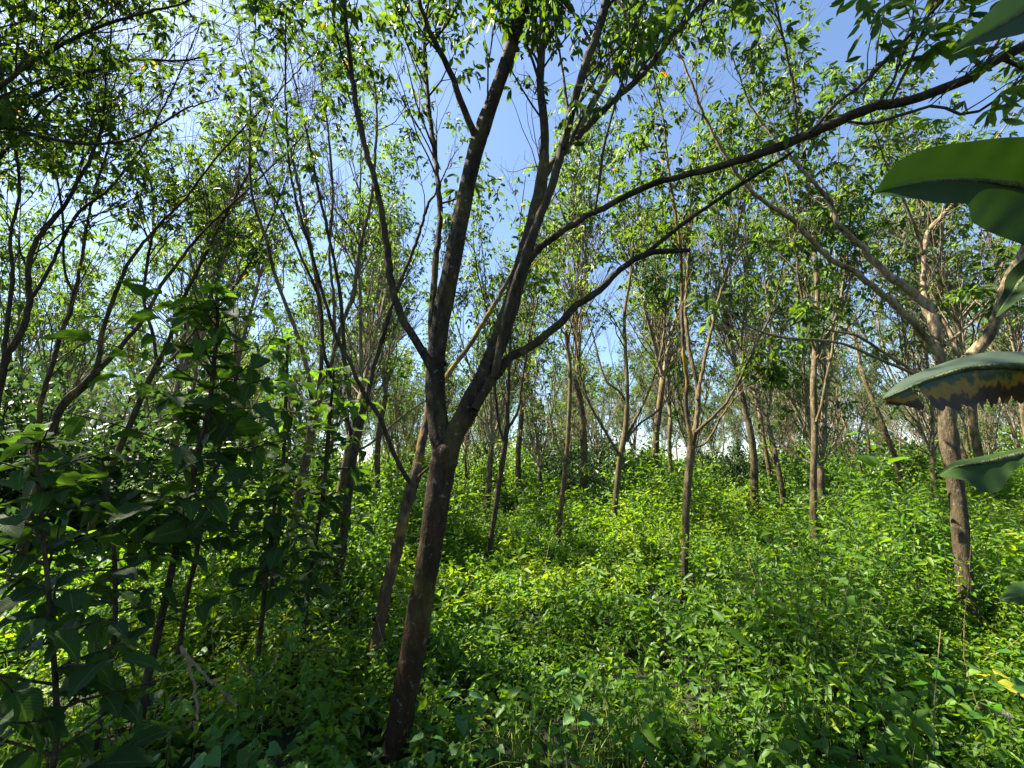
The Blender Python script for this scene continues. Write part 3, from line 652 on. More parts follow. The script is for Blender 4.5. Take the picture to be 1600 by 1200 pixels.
KINDS = [grow_tree(101, 9.5, .075, 3.2, 2, .38, .05, .135, 'with a two way fork'),
         grow_tree(102, 10.5, .070, 4.6, 1, .1, -.03, .15, 'with one straight stem'),
         grow_tree(103, 9.0, .075, 2.2, 3, .42, .10, .15, 'forking low into three limbs'),
         grow_tree(104, 10.0, .068, 2.9, 2, .30, -.14, .15, 'leaning to one side'),
         grow_tree(105, 8.5, .070, 1.6, 4, .40, .02, .15, 'with four thin spreading limbs'),
         grow_tree(106, 11.0, .080, 3.8, 3, .33, -.05, .15, 'tall with three upright limbs')]
def place_rows():
    rng = np.random.default_rng(5)
    protos = {}
    taken = [at(px, py, Y)[0][:2] for px, py, Y in ((1070, 890, Yc), (1275, 862, Yd), (960, 828, Ye), (873, 845, Yf), (766, 853, Yg), (1515, 970, Yr), (80, 690, 5), (200, 670, 6.2), (480, 700, 5.8), (0, 600, 4.5))]
    spots = []
    for iy, Y in enumerate(np.arange(9.0, 58, 3.6)):
        for X in np.arange(-76, 76, 4.3 if Y < 20 else 5.6):
            x = X + (iy % 2) * 2 + rng.normal(0, .6); y = Y + rng.normal(0, .7)
            if abs(x) > 1.27 * y + .5: continue
            if min(math.hypot(x - t[0], y - t[1]) for t in taken) < 2.3: continue
            px = 800 + x / y * FPX
            if 640 < px < 1120 and Y < 30 and rng.random() < .12: continue        # the stand is thinner in the middle
            spots.append((x, y))
    fill = [((px - 800) / FPX * Y, Y, k, sc) for px, Y, k, sc in ((905, 11.5, 3, 1.45), (1015, 13.5, 0, 1.45), (600, 15.0, 3, 1.5), (1160, 12.0, 3, 1.4), (815, 15.5, 1, 1.5), (350, 12.5, 0, 1.4))]
    for sp_ in [(x, y, None, None) for x, y in spots] + fill:
        x, y = sp_[:2]
        k = int(rng.integers(0, len(KINDS))); sc = rng.uniform(.9, 1.3)
        rz = rng.uniform(0, 6.28)
        if sp_[2] is not None: k, sc = sp_[2:]
        px = 800 + x / y * FPX
        zone = 'on the left' if px < 520 else ('in the middle' if px < 1120 else 'on the right')
        dist = 'first row behind' if y < 14 else ('second rows back' if y < 24 else 'far rows')
        lab = {'first row behind': 'pale rubber tree %s, %s behind the nearer trunks',
               'second rows back': 'greyish rubber tree %s, %s a few rows back',
               'far rows': 'distant small rubber tree %s, %s in far rows'}[dist] % (KINDS[k]['trait'], zone)
        grp = 'rubber trees %s, %s, %s' % (dist, zone, KINDS[k]['trait'])
        loc = (x, y, float(ground(x, y)))
        if k not in protos:
            r = thing('rubber_tree', lab, 'tree', loc, grp); r.rotation_euler = (0, 0, rz); r.scale = (sc,) * 3
            link('trunk', KINDS[k]['trunk'], M['bark_far'], r)
            for l in KINDS[k]['limbs']: link('limb', l, M['bark_twig'], r)
            link('crown', KINDS[k]['crown'], M['far_leaf'], r)
            protos[k] = r
        else: copy_thing(protos[k], loc, rz, sc, lab, grp)
    print('row trees', len(spots), [k['n'] for k in KINDS])
place_rows()

# ------------------------------------------------------------------ shrubs
def grow_shrub(seed, R, H, n, ll, shape='ovate'):
    rng = np.random.default_rng(seed)
    tb = Tubes(); L = Leaves(); P = []; D = []
    for _ in range(14):
        az = rng.uniform(0, 6.28); sp = abs(rng.normal(0, .5))
        d = np.array([math.cos(az) * math.sin(sp), math.sin(az) * math.sin(sp), math.cos(sp)])
        ln = H * rng.uniform(.6, 1.1)
        q = path((rng.normal(0, R * .2), rng.normal(0, R * .2), -.1), d, ln, 6, rng, .14, -.02)
        tb.add(q, np.linspace(.014, .004, 7), 5, rng=rng)
        T = unit(np.gradient(q, axis=0))
        for f in rng.uniform(.2, 1, 9):
            i = min(int(f * 6), 5)
            e = path(q[i], side_dir(T[i], rng, rng.uniform(.5, 1.2), .1), R * rng.uniform(.25, .6), 4, rng, .2, -.02)
            tb.add(e, np.linspace(.006, .002, 5), 4, rng=rng)
            for k in range(1, 5): P.append(e[k]); D.append(e[k] - e[k - 1])
    P = np.array(P); D = unit(np.array(D))
    idx = rng.integers(0, len(P), n)
    p = P[idx] + rng.normal(0, .06, (n, 3)); a = unit(D[idx] * .4 + rng.normal(0, .6, (n, 3)) + np.array([0, 0, -.15]))
    nn = unit(UP + rng.normal(0, .45, (n, 3)))
    l = ll * rng.uniform(.6, 1.3, n)
    tone = rng.random(len(P))[idx]
    L.put(leaves(p, a, nn, l, l * .55, np.clip(tone * .75 + rng.normal(.1, .12, n), 0, 1), shape))
    return tb.mesh('shrub_stems'), L.mesh('shrub_foliage')
SHR = [grow_shrub(31, 1.0, 1.3, 2300, .11), grow_shrub(32, 1.2, 1.7, 2600, .13), grow_shrub(33, .8, 1.1, 1800, .10)]
DSHR = [grow_shrub(34, 1.2, 2.2, 2600, .11, 'ellip')]
def place_shrubs():
    first = {}
    def put(px, Y, k, sc, rz, mat, label, group=None):
        x = (px - 800) / FPX * Y / CP; loc = (x, Y, float(ground(x, Y)))
        src = SHR[k] if mat == 'shrub' else DSHR[0]
        key = (mat, k)
        if key not in first:
            r = thing('shrub', label, 'shrub', loc, group); r.rotation_euler = (0, 0, rz); r.scale = (sc,) * 3
            link('stems', src[0], M['bark_dark'], r); link('foliage', src[1], M[mat], r)
            first[key] = r
        else: copy_thing(first[key], loc, rz, sc, label, group) if group else copy_thing(first[key], loc, rz, sc, label, 'shrubs behind the weeds')
    G = 'shrubs behind the weeds'
    put(1000, 11.5, 1, 1.15, .3, 'shrub', 'bright green leafy shrub mound right of the crooked branched tree', G)
    put(1045, 12.5, 0, 1.2, 1.3, 'shrub', 'light green shrub between the mound and the loop forked tree', G)
    put(900, 15, 0, 1.1, 2.0, 'dark_shrub', 'dark olive bush behind the pole like tree', G)
    put(940, 17, 0, 1.3, 4.0, 'dark_shrub', 'tall dark bush left of the bright mound', G)
    put(820, 14, 2, 1.3, .9, 'shrub', 'green shrub between the thin dark tree and the pole like tree', G)
    put(600, 9.5, 1, 1.1, 2.2, 'shrub', 'dark shaded shrub seen between the two left of centre trunks', G)
    put(700, 13, 0, 1.2, 5.0, 'shrub', 'pale green shrub right behind the front trunk', G)
    put(540, 11, 2, 1.5, 3.2, 'shrub', 'broad shrub behind the dark leaning tree', G)
    put(1180, 13, 2, 1.4, 1.2, 'shrub', 'shrub right of the loop forked tree', G)
    put(1150, 18, 0, 1.2, .2, 'dark_shrub', 'dark brown tinged bush far right of the loop forked tree', G)
    put(1300, 10.5, 2, 1.2, 4.4, 'shrub', 'broad leaved shrub just right of the tall straight tree', G)
    put(1420, 9.5, 0, 1.0, 5.4, 'shrub', 'leafy shrub left of the sunlit pale limbed tree', G)
    put(1560, 10.5, 1, .9, .7, 'shrub', 'green shrub right of the sunlit pale limbed tree', G)
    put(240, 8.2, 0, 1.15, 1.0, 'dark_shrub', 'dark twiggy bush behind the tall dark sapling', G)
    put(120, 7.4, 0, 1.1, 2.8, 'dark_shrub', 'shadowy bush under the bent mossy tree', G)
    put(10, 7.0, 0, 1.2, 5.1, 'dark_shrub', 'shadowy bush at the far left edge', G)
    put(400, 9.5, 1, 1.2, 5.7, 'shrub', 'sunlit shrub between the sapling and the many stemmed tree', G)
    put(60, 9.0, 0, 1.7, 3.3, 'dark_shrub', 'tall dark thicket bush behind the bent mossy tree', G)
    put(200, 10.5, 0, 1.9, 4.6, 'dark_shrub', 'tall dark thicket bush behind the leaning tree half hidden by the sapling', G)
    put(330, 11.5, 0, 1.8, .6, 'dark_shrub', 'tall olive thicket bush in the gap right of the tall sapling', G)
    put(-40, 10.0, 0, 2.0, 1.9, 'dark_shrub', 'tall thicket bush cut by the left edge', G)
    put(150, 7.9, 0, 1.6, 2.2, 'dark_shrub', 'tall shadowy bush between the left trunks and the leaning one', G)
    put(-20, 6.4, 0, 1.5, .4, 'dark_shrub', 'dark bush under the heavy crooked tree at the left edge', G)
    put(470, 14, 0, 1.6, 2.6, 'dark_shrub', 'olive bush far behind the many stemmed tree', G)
    put(760, 18, 1, 1.5, 2.6, 'shrub', 'pale green bush far behind the thin dark tree', G)
    put(860, 11.5, 2, 1.5, 1.6, 'shrub', 'bright low shrub at the foot of the pole like tree', G)
    put(1230, 16, 1, 1.4, .6, 'shrub', 'bright shrub left of the tall straight tree', G)
    rng = np.random.default_rng(77)
    for zone, (a, b) in dict(left=(-60, 560), middle=(600, 1080), right=(1100, 1640)).items():
        for _ in range(15):
            Y = rng.uniform(19, 36); px = rng.uniform(a, b)
            put(px, Y, int(rng.integers(0, 3)) if rng.random() < .5 else 0, rng.uniform(1.4, 2.4), rng.uniform(0, 6), 'shrub' if rng.random() < .5 else 'dark_shrub',
                'one of the distant bushes under the far rows %s' % ('in the middle' if zone == 'middle' else 'on the ' + zone), 'distant bushes ' + zone)
place_shrubs()

# ------------------------------------------------------------------ large leaved saplings on the left
def sapling(label, pts, Y, nbr, t0, blen, lsize, seed, tones=(0, .7), top_bright=0, name='leafy_sapling', per=(4, 7)):
    rng = np.random.default_rng(seed); nbr = int(nbr * 1.7); lsize *= .88
    rows = trace(pts, np.linspace(Y[0], Y[1], len(pts)))
    g = float(ground(rows[0, 0], rows[0, 1]))
    foot = rows[0].copy(); foot[2] = g - .1; foot[3] *= 1.15
    if rows[0, 2] > g: rows = np.vstack([foot, rows])
    pos = np.array([rows[0, 0], rows[0, 1], g])
    q = smooth(rows, 40)
    stem = br = Tubes(); stem.add(q[:, :3], np.maximum(q[:, 3], .003), 10, .06, rng)
    L = Leaves()
    T = unit(np.gradient(q[:, :3], axis=0))
    zt, zb = q[:, 2].max(), q[:, 2].min()
    def lf(p, a, size, tone):
        if in_glade(p, rng, [(-.75, 2.75, .3, .3, .5), (-.25, 2.6, .4, .3, .5)]): return
        a = unit(a); nn = unit(UP * 1.0 + rng.normal(0, .3, 3))
        vfr, uv = big_leaf(p, a, nn, size, size * rng.uniform(.56, .70), float(np.clip(tone, 0, 1)), rng, bend=rng.uniform(.15, .5))
        L.put(vfr, uv)
    for b in range(nbr):
        f = t0 + (1 - t0) * (b + rng.uniform(0, 1)) / nbr
        i = min(int(f * 39), 38)
        az = b * 2.4 + rng.normal(0, .4)
        d = np.array([math.cos(az), math.sin(az), rng.uniform(.1, .6)])
        ln = blen * rng.uniform(.6, 1.15) * (1.05 - .5 * max(0, (f - .6) * 2.5) ** 1.5)
        e = path(q[i, :3], d, ln, 5, rng, .12, -.02)
        br.add(e, np.linspace(.006, .0025, 6), 5, rng=rng)
        nl = rng.integers(per[0], per[1] + 1)
        te = unit(np.gradient(e, axis=0))
        zf = (q[i, 2] - zb) / (zt - zb)
        for k in range(nl):
            u = (k + 1) / nl; j = min(int(u * 5), 5)
            sgn = 1 if k % 2 else -1
            sd = unit(np.cross(te[j], UP)) * sgn
            a = te[j] * (.5 if k < nl - 1 else 1.2) + sd * (.9 if k < nl - 1 else .1) + np.array([0, 0, rng.uniform(-1.0, .15)]) + rng.normal(0, .25, 3)
            tone = rng.uniform(*tones) + (top_bright * max(0, zf - .55) * 2)
            lf(e[j] + rng.normal(0, .01, 3), a, lsize * rng.uniform(.6, 1.2) * (1 - .25 * zf), tone)
    for k in range(6):
        az = k * 1.05; lf(q[-1, :3], np.array([math.cos(az), math.sin(az), rng.uniform(-.1, .8)]), lsize * rng.uniform(.5, .8), tones[1] + top_bright)
    r = thing(name, label, 'sapling', pos, 'large leaved saplings on the left')
    link('stem', stem.mesh('sapling_stem', pos), M['bark_dark'], r)
    link('foliage', L.mesh('sapling_foliage', pos), M['sapling'], r)
sapling('tall dark sapling with big drooping leaves and a thin leaning stem', [(228, 1070, 15), (240, 1020, 14), (262, 920, 12), (288, 800, 12), (312, 700, 11), (326, 640, 9), (335, 560, 8), (340, 500, 6), (338, 455, 4)], (2.75, 2.9), 34, .38, .66, .24, 41, (0, .6), .4)
sapling('thin sapling close behind the stem of the tall dark one', [(292, 930, 8), (302, 890, 8), (318, 810, 7), (338, 720, 6), (352, 650, 5), (372, 580, 4)], (3.3, 3.4), 11, .5, .45, .18, 42, (0, .6), .4)
sapling('dark leafy shrub at the left edge with broad corrugated leaves near the camera', [(85, 1180, 12), (88, 1100, 11), (80, 980, 10), (70, 860, 9), (60, 760, 8), (55, 690, 5)], (1.75, 1.8), 24, .1, .34, .185, 43, (0, .5), .1, per=(4, 6))
sapling('dark leafy shrub between the left edge one and the tall sapling', [(175, 1020, 9), (180, 950, 9), (178, 860, 8), (168, 780, 7), (160, 720, 5)], (2.5, 2.5), 11, .4, .45, .21, 44, (0, .5), .1)
sapling('sapling with yellow green top leaves beside the dark leaning tree', [(480, 930, 8), (490, 860, 8), (505, 770, 7), (512, 690, 7), (518, 620, 5), (522, 580, 4)], (3.9, 3.9), 24, .25, .5, .2, 45, (0, .6), .9)
sapling('low dark sapling below the bright topped one', [(410, 960, 8), (415, 900, 8), (425, 830, 7), (430, 770, 5)], (3.3, 3.3), 9, .5, .42, .2, 46, (0, .5), .2)
sapling('pale leaved sapling with bright tips beneath the gap of sky on the left', [(430, 860, 7), (440, 760, 7), (445, 660, 6), (448, 580, 5), (450, 530, 4)], (4.6, 4.6), 18, .4, .55, .2, 47, (.2, .8), .9)

# ------------------------------------------------------------------ banana leaves at the right edge
def banana():
    rng = np.random.default_rng(61)
    bx, by = 1.75, .95
    g = float(ground(bx, by))
    pos = np.array([bx, by, g])
    r = thing('banana_plant', 'banana plant at the right edge with hanging torn leaves', 'banana plant', pos)
    st = Tubes()
    n = 26; z = np.linspace(-.1, 2.1, n)
    st.add(np.column_stack([bx + .03 * np.sin(z * 2), by + 0 * z, g + z]), np.linspace(.115, .06, n), 20, .04, rng, .5)
    link('pseudostem', st.mesh('banana_pseudostem', pos), M['green_stem'], r)
    crown_p = np.array([bx, by, g + 2.05])
    def leaf(rib, up_px, lo_px, mat, rnd, torn=0, cup=.02, label=None, stalk=True, toward=(0, 0)):
        """rib: [(px,py,Y)] from tip to stalk. up_px/lo_px: blade half spans in photo pixels at the same stations;
        toward: how far (m) upper / lower edges lean to the camera."""
        k = 44
        rows = []
        for (px, py, Y), hu, hl in zip(rib, up_px, lo_px):
            p, dep = at(px, py, Y)
            rows.append([*p, hu * dep / FPX, hl * dep / FPX])
        q = smooth(rows, k)
        T = unit(np.gradient(q[:, :3], axis=0))
        view = unit(q[:, :3] - np.array([0, 0, CAM_H]))
        S = unit(np.cross(view, T))
        S = np.where(S[:, 2:3] < 0, -S, S)
        V = []; U = []
        ss = np.array([-1, -.75, -.5, -.25, 0, .25, .5, .75, 1.])       # -1 upper edge, +1 lower edge
        tj = np.linspace(0, 1, k)
        for i in range(k):
            for s in ss:
                span = np.maximum(q[i, 3], 0) if s < 0 else np.maximum(q[i, 4], 0)
                if torn and s > 0:
                    cut = .10 * math.sin(tj[i] * 61) + .08 * math.sin(tj[i] * 131 + 1)
                    span *= 1 + torn * cut * (s ** 2)
                off = S[i] * (-s) * span
                t_ = toward[0] if s < 0 else toward[1]
                off = off - view[i] * t_ * abs(s) + view[i] * cup * math.sin(tj[i] * 40 + s * 2) * abs(s) * .08
                V.append(q[i, :3] + off); U.append((tj[i], s))
        i, j = np.meshgrid(np.arange(k - 1), np.arange(8), indexing='ij'); b = i * 9 + j
        F = np.stack([b, b + 1, b + 10, b + 9], -1).reshape(-1, 4)
        if torn:                                            # a split right through the lower half
            keep = np.ones(len(F), bool)
            for (ii, jj), m in zip(np.stack([i.ravel(), j.ravel()], 1), range(len(F))):
                if jj >= 4 and ii in (7, 8): keep[m] = False
            F = F[keep]
        me = quad_mesh('banana_blade', np.array(V) - pos, F, np.full(len(V), rnd), np.array(U))
        o = link('leaf', me, M[mat], r)
        if label: o['label'] = label
        tb = Tubes()
        rib3 = q[:, :3]
        rad = np.linspace(.0015, .011, k)
        if stalk:
            e = smooth(np.vstack([q[-2:, :3], (q[-1, :3] + crown_p) / 2 + np.array([0, 0, .12]), crown_p]), 12)[4:]
            rib3 = np.vstack([rib3, e]); rad = np.concatenate([rad, np.linspace(.012, .02, len(e))])
        tb.add(rib3 + np.array([0, 0, -.003]), rad, 7, 0, rng, .5)
        link('midrib', tb.mesh('banana_midrib', pos), M['midrib'], o)
    leaf([(1366, 302, 1.0), (1400, 292, 1.0), (1440, 284, 1.0), (1490, 280, 1.0), (1530, 281, 1.0), (1560, 284, 1.0), (1600, 290, 1.0), (1680, 310, .98)],
         [1, 32, 46, 50, 56, 60, 70, 75], [1, 14, 24, 33, 33, 56, 66, 74], 'banana', .3, cup=.05, label='large dark banana leaf seen from below with notched lower edge', toward=(.03, .10))
    leaf([(1379, 622, 1.05), (1412, 608, 1.05), (1450, 592, 1.05), (1500, 577, 1.05), (1545, 571, 1.05), (1600, 571, 1.05), (1680, 580, 1.0)],
         [1, 13, 15, 18, 22, 22, 22], [10, 34, 52, 60, 60, 56, 52], 'banana_dry', .5, torn=1.0, cup=.02, label='drooping banana leaf with grey top and yellow brown dried edge', toward=(-.10, -.02))
    leaf([(1468, 742, 1.1), (1495, 728, 1.1), (1530, 722, 1.1), (1570, 714, 1.1), (1610, 705, 1.1), (1680, 690, 1.05)],
         [1, 7, 8, 8, 8, 8], [2, 30, 46, 22, 10, 10], 'banana', .5, cup=.03, label='low folded banana leaf pointing left across the pale limbed trunk', toward=(-.06, .02))
    leaf([(1488, 84, .95), (1520, 62, .95), (1560, 40, .95), (1600, 15, .95), (1680, -40, .95)],
         [1, 14, 28, 36, 40], [1, 9, 20, 34, 46], 'banana', .4, cup=.03, label='banana leaf tip in the upper right corner', toward=(.02, .05))
    leaf([(1556, 494, 1.2), (1568, 476, 1.2), (1584, 455, 1.2), (1605, 430, 1.2), (1680, 390, 1.1)],
         [1, 6, 11, 20, 34], [2, 8, 14, 24, 34], 'banana', .1, cup=.02, label='small shaded banana leaf below the large one', toward=(.0, .05))
    leaf([(1562, 938, 1.15), (1580, 932, 1.15), (1605, 930, 1.15), (1680, 935, 1.1)],
         [1, 10, 20, 26], [1, 10, 20, 28], 'banana', 1.0, cup=.02, label='pale leaf tip low at the right edge', toward=(-.05, .0), stalk=False)
banana()

# ------------------------------------------------------------------ undergrowth
def field(x, y):           # how tall the weeds stand, 0..1
    a = np.sin(x * 1.7 + 1.1) * np.cos(y * 1.3 - .6) + .8 * np.sin(x * .75 - y * .9 + 2.2) + .6 * np.sin(x * 3.1 + y * 2.7)
    return np.clip(.5 + a / 4.0, 0, 1)
def wedge(n, y0, y1, rng, side=1.32, extra=1.2):
    out = np.zeros((0, 2))
    while len(out) < n:
        y = np.sqrt(rng.uniform(y0 ** 2, y1 ** 2, n * 2)); x = rng.uniform(-1, 1, n * 2) * (y1 * side + extra)
        k = np.abs(x) < y * side + extra
        out = np.vstack([out, np.column_stack([x, y])[k]])
    return out[:n]
def weeds(L, tb, xy, rng, h0, h1, leaf, nodes, stems):
    xy = xy[rng.random(len(xy)) < np.clip(.25 + 2.2 * (field(xy[:, 0] * 1.1 + 7, xy[:, 1] * 1.1) - .22), .22, 1)]
    n = len(xy); x, y = xy.T; g = ground(x, y)
    hgt = (h0 + (h1 - h0) * field(x, y) ** 1.4) * rng.uniform(.45, 1.25, n)
    hgt *= np.where((y < 2.85) & (np.abs(x + .279 * y) < .17), .25, 1)        # trampled strip before the front trunk
    hgt *= np.where(y > 3.5, .55 + 1.0 * np.clip(.5 + .5 * np.sin(x * .83 + 1.9 * np.sin(y * .41)) * np.cos(y * .57 + .8 * np.sin(x * .6)), 0, 1), 1)
    hs = np.ones(n)
    for cx, cy, cr, lo in CLEAR: hs = np.minimum(hs, np.clip(lo + (1 - lo) * (np.hypot(x - cx, y - cy) / cr - .6) / .6, lo, 1))
    hgt *= hs
    lean = rng.normal(0, .22, (n, 2))
    tone = np.clip(.15 + .62 * field(y * .8 + 3, x * .8) + rng.normal(0, .18, n), 0, .97)
    az = rng.uniform(0, 6.28, n)
    lsz = leaf * rng.uniform(.65, 1.35, n)
    wr = rng.uniform(.32, .6, n)
    B = np.column_stack([x, y, g])
    def pos(t): return B + np.column_stack([lean * (t * t * hgt)[:, None], t * hgt])
    for k in range(nodes):
        t = np.clip((.36 + .64 * (k + rng.uniform(.2, .8, n)) / nodes), 0, 1)
        p = pos(t)
        l = lsz * np.where(t > .85, .65, 1.0) * rng.uniform(.7, 1.2, n)
        for sgn in (0, math.pi):
            a = az + k * 1.57 + sgn + rng.normal(0, .3, n)
            ax = np.column_stack([np.cos(a), np.sin(a), rng.normal(-.15, .5, n)])
            nn = UP + rng.normal(0, .6, (n, 3))
            L.put(leaves(p + unit(ax) * (l * .18)[:, None], ax, nn, l, l * wr, np.clip(tone + rng.normal(0, .07, n), 0, np.where(rng.random(n) > .997, 1, .94)), 'ovate', .15, .22))
    if stems:
        ts = np.array([0, .5, 1.0]); R = np.array([.003, .0025, .0012])
        ring = np.array([[1, 0], [-.5, .87], [-.5, -.87]])
        V = np.stack([pos(np.full(n, t))[:, None, :] + np.concatenate([ring * r, np.zeros((3, 1))], 1)[None] for t, r in zip(ts, R)], 1).reshape(-1, 3)
        b = np.arange(n)[:, None] * 9
        F = np.concatenate([b + np.array([s * 3 + j, s * 3 + (j + 1) % 3, s * 3 + 3 + (j + 1) % 3, s * 3 + 3 + j]) for s in range(2) for j in range(3)], 0)
        tb.put((V, F, np.full(len(V), .5)))
CLEAR = []
for px, py, z, r_ in ((1560, 1120, .2, .32), (310, 1080, .3, .35), (330, 1040, .3, .3), (1300, 1020, .2, .35)):
    c_ = at(px, py, y_of(px, py, z))[0]; CLEAR.append((c_[0], c_[1], r_, .4))
for px, py, Y_ in ((1515, 975, Yr), (1070, 890, Yc), (1275, 862, Yd), (960, 828, Ye), (873, 845, Yf), (766, 853, Yg), (590, 1005, Yh), (525, 920, Yi)):
    c_ = at(px, py, Y_)[0]; k_ = 1 - (.35 + .05 * Y_) / Y_           # low growth in front of the trunks that show their foot
    s_ = {1515: .4, 1070: 1.0, 1275: .45, 960: .55, 766: .6, 873: .7}.get(px, .72)
    CLEAR.append((c_[0] * k_, c_[1] * k_, .35 + .06 * Y_, s_)); CLEAR.append((c_[0] * (k_ - .12), c_[1] * (k_ - .12), .3 + .05 * Y_, s_))
for d_ in (.35, .75, 1.15, 1.55):
    c_ = at(1515, 975, Yr)[0]; CLEAR.append((c_[0] * (1 - d_ / Yr), c_[1] * (1 - d_ / Yr), .5, .18 + .12 * d_))
def undergrowth():
    rng = np.random.default_rng(71)
    L, S = Leaves(), Leaves()
    def thin(p, f): return p[rng.random(len(p)) < f(p)]
    near = wedge(8500, .95, 4.2, rng)
    # left front stays lower and more open, in shade of the saplings
    near = thin(near, lambda p: np.where((p[:, 0] < -.6 - .2 * p[:, 1]), .35, 1.0) * np.where((p[:, 0] > .9) & (p[:, 1] < 2.4), .55, 1))
    weeds(L, S, near[near[:, 1] < 2.3], rng, .14, .55, .056, 6, True)
    weeds(L, S, near[near[:, 1] >= 2.3], rng, .2, .85, .062, 7, True)
    weeds(L, S, wedge(16000, 4.2, 10, rng), rng, .22, 1.15, .085, 7, True)
    weeds(L, S, wedge(21000, 10, 24, rng), rng, .35, 1.5, .13, 6, False)
    weeds(L, S, wedge(11000, 24, 62, rng), rng, .6, 2.4, .30, 5, False)
    # a second, broader and darker kind in patches, some standing tall
    B, BS = Leaves(), Leaves()
    def patch(p, lim): return p[field(p[:, 0] * .9 - 5, p[:, 1] * .9 + 3) > lim]
    weeds(B, BS, patch(wedge(2200, 1.3, 4.2, rng), .5), rng, .2, .7, .095, 5, True)
    weeds(B, BS, patch(wedge(7500, 4.2, 12, rng), .52), rng, .5, 1.35, .13, 7, True)
    weeds(B, BS, patch(wedge(6000, 12, 26, rng), .55), rng, .8, 2.1, .18, 7, False)
    o = link('tall_weeds', B.mesh('tall_weeds'), M['weed']); o['kind'] = 'stuff'; o['label'] = 'taller broad leaved weeds standing in patches'; o['category'] = 'undergrowth'
    q = link('weed_stems', BS.mesh('tall_weed_stems'), M['green_stem']); q['kind'] = 'stuff'; q.parent = o
    N = Leaves()
    pz = wedge(5200, 2.0, 11, rng); pz = pz[field(pz[:, 0] * .6 + 11, pz[:, 1] * .7 - 4) > .55]
    weeds(N, BS, pz, rng, .35, 1.1, .05, 10, False)
    q = link('pale_weeds', N.mesh('pale_weeds'), M['creeper']); q['kind'] = 'stuff'; q['label'] = 'small leaved bluish green weeds in drifts'; q['category'] = 'undergrowth'
    D = Tubes()
    for x, y in wedge(420, 1.6, 12, rng):
        e = path((x, y, ground(x, y)), rng.normal(0, .45, 3) + UP, rng.uniform(.5, 1.25), 5, rng, .16, -.02)
        D.add(e, np.linspace(.0035, .0015, 6), 4, rng=rng)
    q = link('dead_stems', D.mesh('dead_stems'), M['dry_stalk']); q['kind'] = 'stuff'; q['label'] = 'dry brown weed stems poking through the green'; q['category'] = 'dead stems'
    # a few taller shoots
    weeds(L, S, wedge(1100, 2.6, 9, rng), rng, .7, 1.3, .085, 8, True)
    o = link('undergrowth', L.mesh('undergrowth'), M['weed']); o['kind'] = 'stuff'; o['label'] = 'dense knee high green weeds covering the plantation floor'; o['category'] = 'undergrowth'
    s = link('weed_stems', S.mesh('weed_stems'), M['green_stem']); s['kind'] = 'stuff'; s.parent = o
    # heart leaved creeper near the camera
    C = Leaves()
    p = wedge(15000, .95, 5.5, rng)
    keep = rng.random(len(p)) < np.where(p[:, 1] < 2.6, .9, .35) * np.where(np.abs(p[:, 0] - .55) < .55, .45, 1) * (.35 + .65 * field(p[:, 0] * 1.5 + 4, p[:, 1] * 1.5))
    p = p[keep]; n = len(p)
    hz = ground(*p.T) + rng.beta(1.6, 1.6, n) * (.12 + .42 * field(*p.T)) * np.where((p[:, 1] < 2.85) & (np.abs(p[:, 0] + .279 * p[:, 1]) < .15), .3, 1)
    l = np.where(rng.random(n) < .2, rng.uniform(.07, .12, n), rng.uniform(.03, .075, n))
    az = rng.uniform(0, 6.28, n)
    A = np.column_stack([np.cos(az), np.sin(az), rng.normal(-.25, .3, n)])
    rn = np.clip(rng.beta(2, 2.5, n), 0, .96); rn = np.where(rng.random(n) > .994, 1, rn)
    C.put(heart_leaves(np.column_stack([p, hz]), A, UP + rng.normal(0, .35, (n, 3)), l, l * rng.uniform(.8, 1.05, n), rn))
    o = link('creeper', C.mesh('creeper'), M['creeper']); o['kind'] = 'stuff'; o['label'] = 'heart leaved creeper trailing over the ground in front'; o['category'] = 'creeper'
    # grass
    Gs = Leaves()
    cl = []
    for (px, py, z, cnt, sp, h) in ((350, 930, .25, 500, .35, .55), (310, 980, .2, 350, .3, .5), (400, 900, .25, 300, .4, .5), (985, 1165, .1, 150, .14, .34), (960, 1190, .1, 80, .12, .3), (60, 1180, .1, 300, .25, .4),
                                    (1100, 1180, .1, 120, .2, .3), (820, 1190, .1, 60, .1, .45), (150, 1000, .2, 400, .5, .4), (1330, 1150, .1, 120, .3, .3), (720, 900, .3, 200, .5, .5)):
        Y = y_of(px, py, z); c = at(px, py, Y)[0][:2]
        xy = c + rng.normal(0, sp, (cnt, 2)); cl.append(np.column_stack([xy, np.full(cnt, h)]))
    q = np.vstack(cl); n = len(q)
    base = np.column_stack([q[:, :2], ground(q[:, 0], q[:, 1])])
    az = rng.uniform(0, 6.28, n); k = 6; t = np.linspace(0, 1, k)
    H = q[:, 2] * rng.uniform(.5, 1.3, n); out = rng.uniform(.2, .9, n) * H
    d = np.column_stack([np.cos(az), np.sin(az), 0 * az]); sd = np.column_stack([-np.sin(az), np.cos(az), 0 * az])
    wd = rng.uniform(.003, .007, n)
    V = []
    for u in t:
        c = base + d * (out * u ** 2)[:, None] + UP * (H * (u - .35 * u ** 3))[:, None]
        ww = (wd * (1 - u * .9))[:, None] * sd
        V += [c - ww, c + ww]
    V = np.stack(V, 1).reshape(-1, 3); b = np.arange(n)[:, None] * 2 * k
    F = np.concatenate([b + np.array([2 * i, 2 * i + 1, 2 * i + 3, 2 * i + 2]) for i in range(k - 1)], 0)
    Gs.put((V, F, np.repeat(rng.random(n), 2 * k)))
    o = link('grass', Gs.mesh('grass'), M['grass']); o['kind'] = 'stuff'; o['label'] = 'tufts of long grass among the weeds'; o['category'] = 'grass'
    # far wood closing the horizon
    Wd = Leaves(); n = 60000
    az = rng.uniform(-.98, .98, n); rr = rng.uniform(58, 95, n)
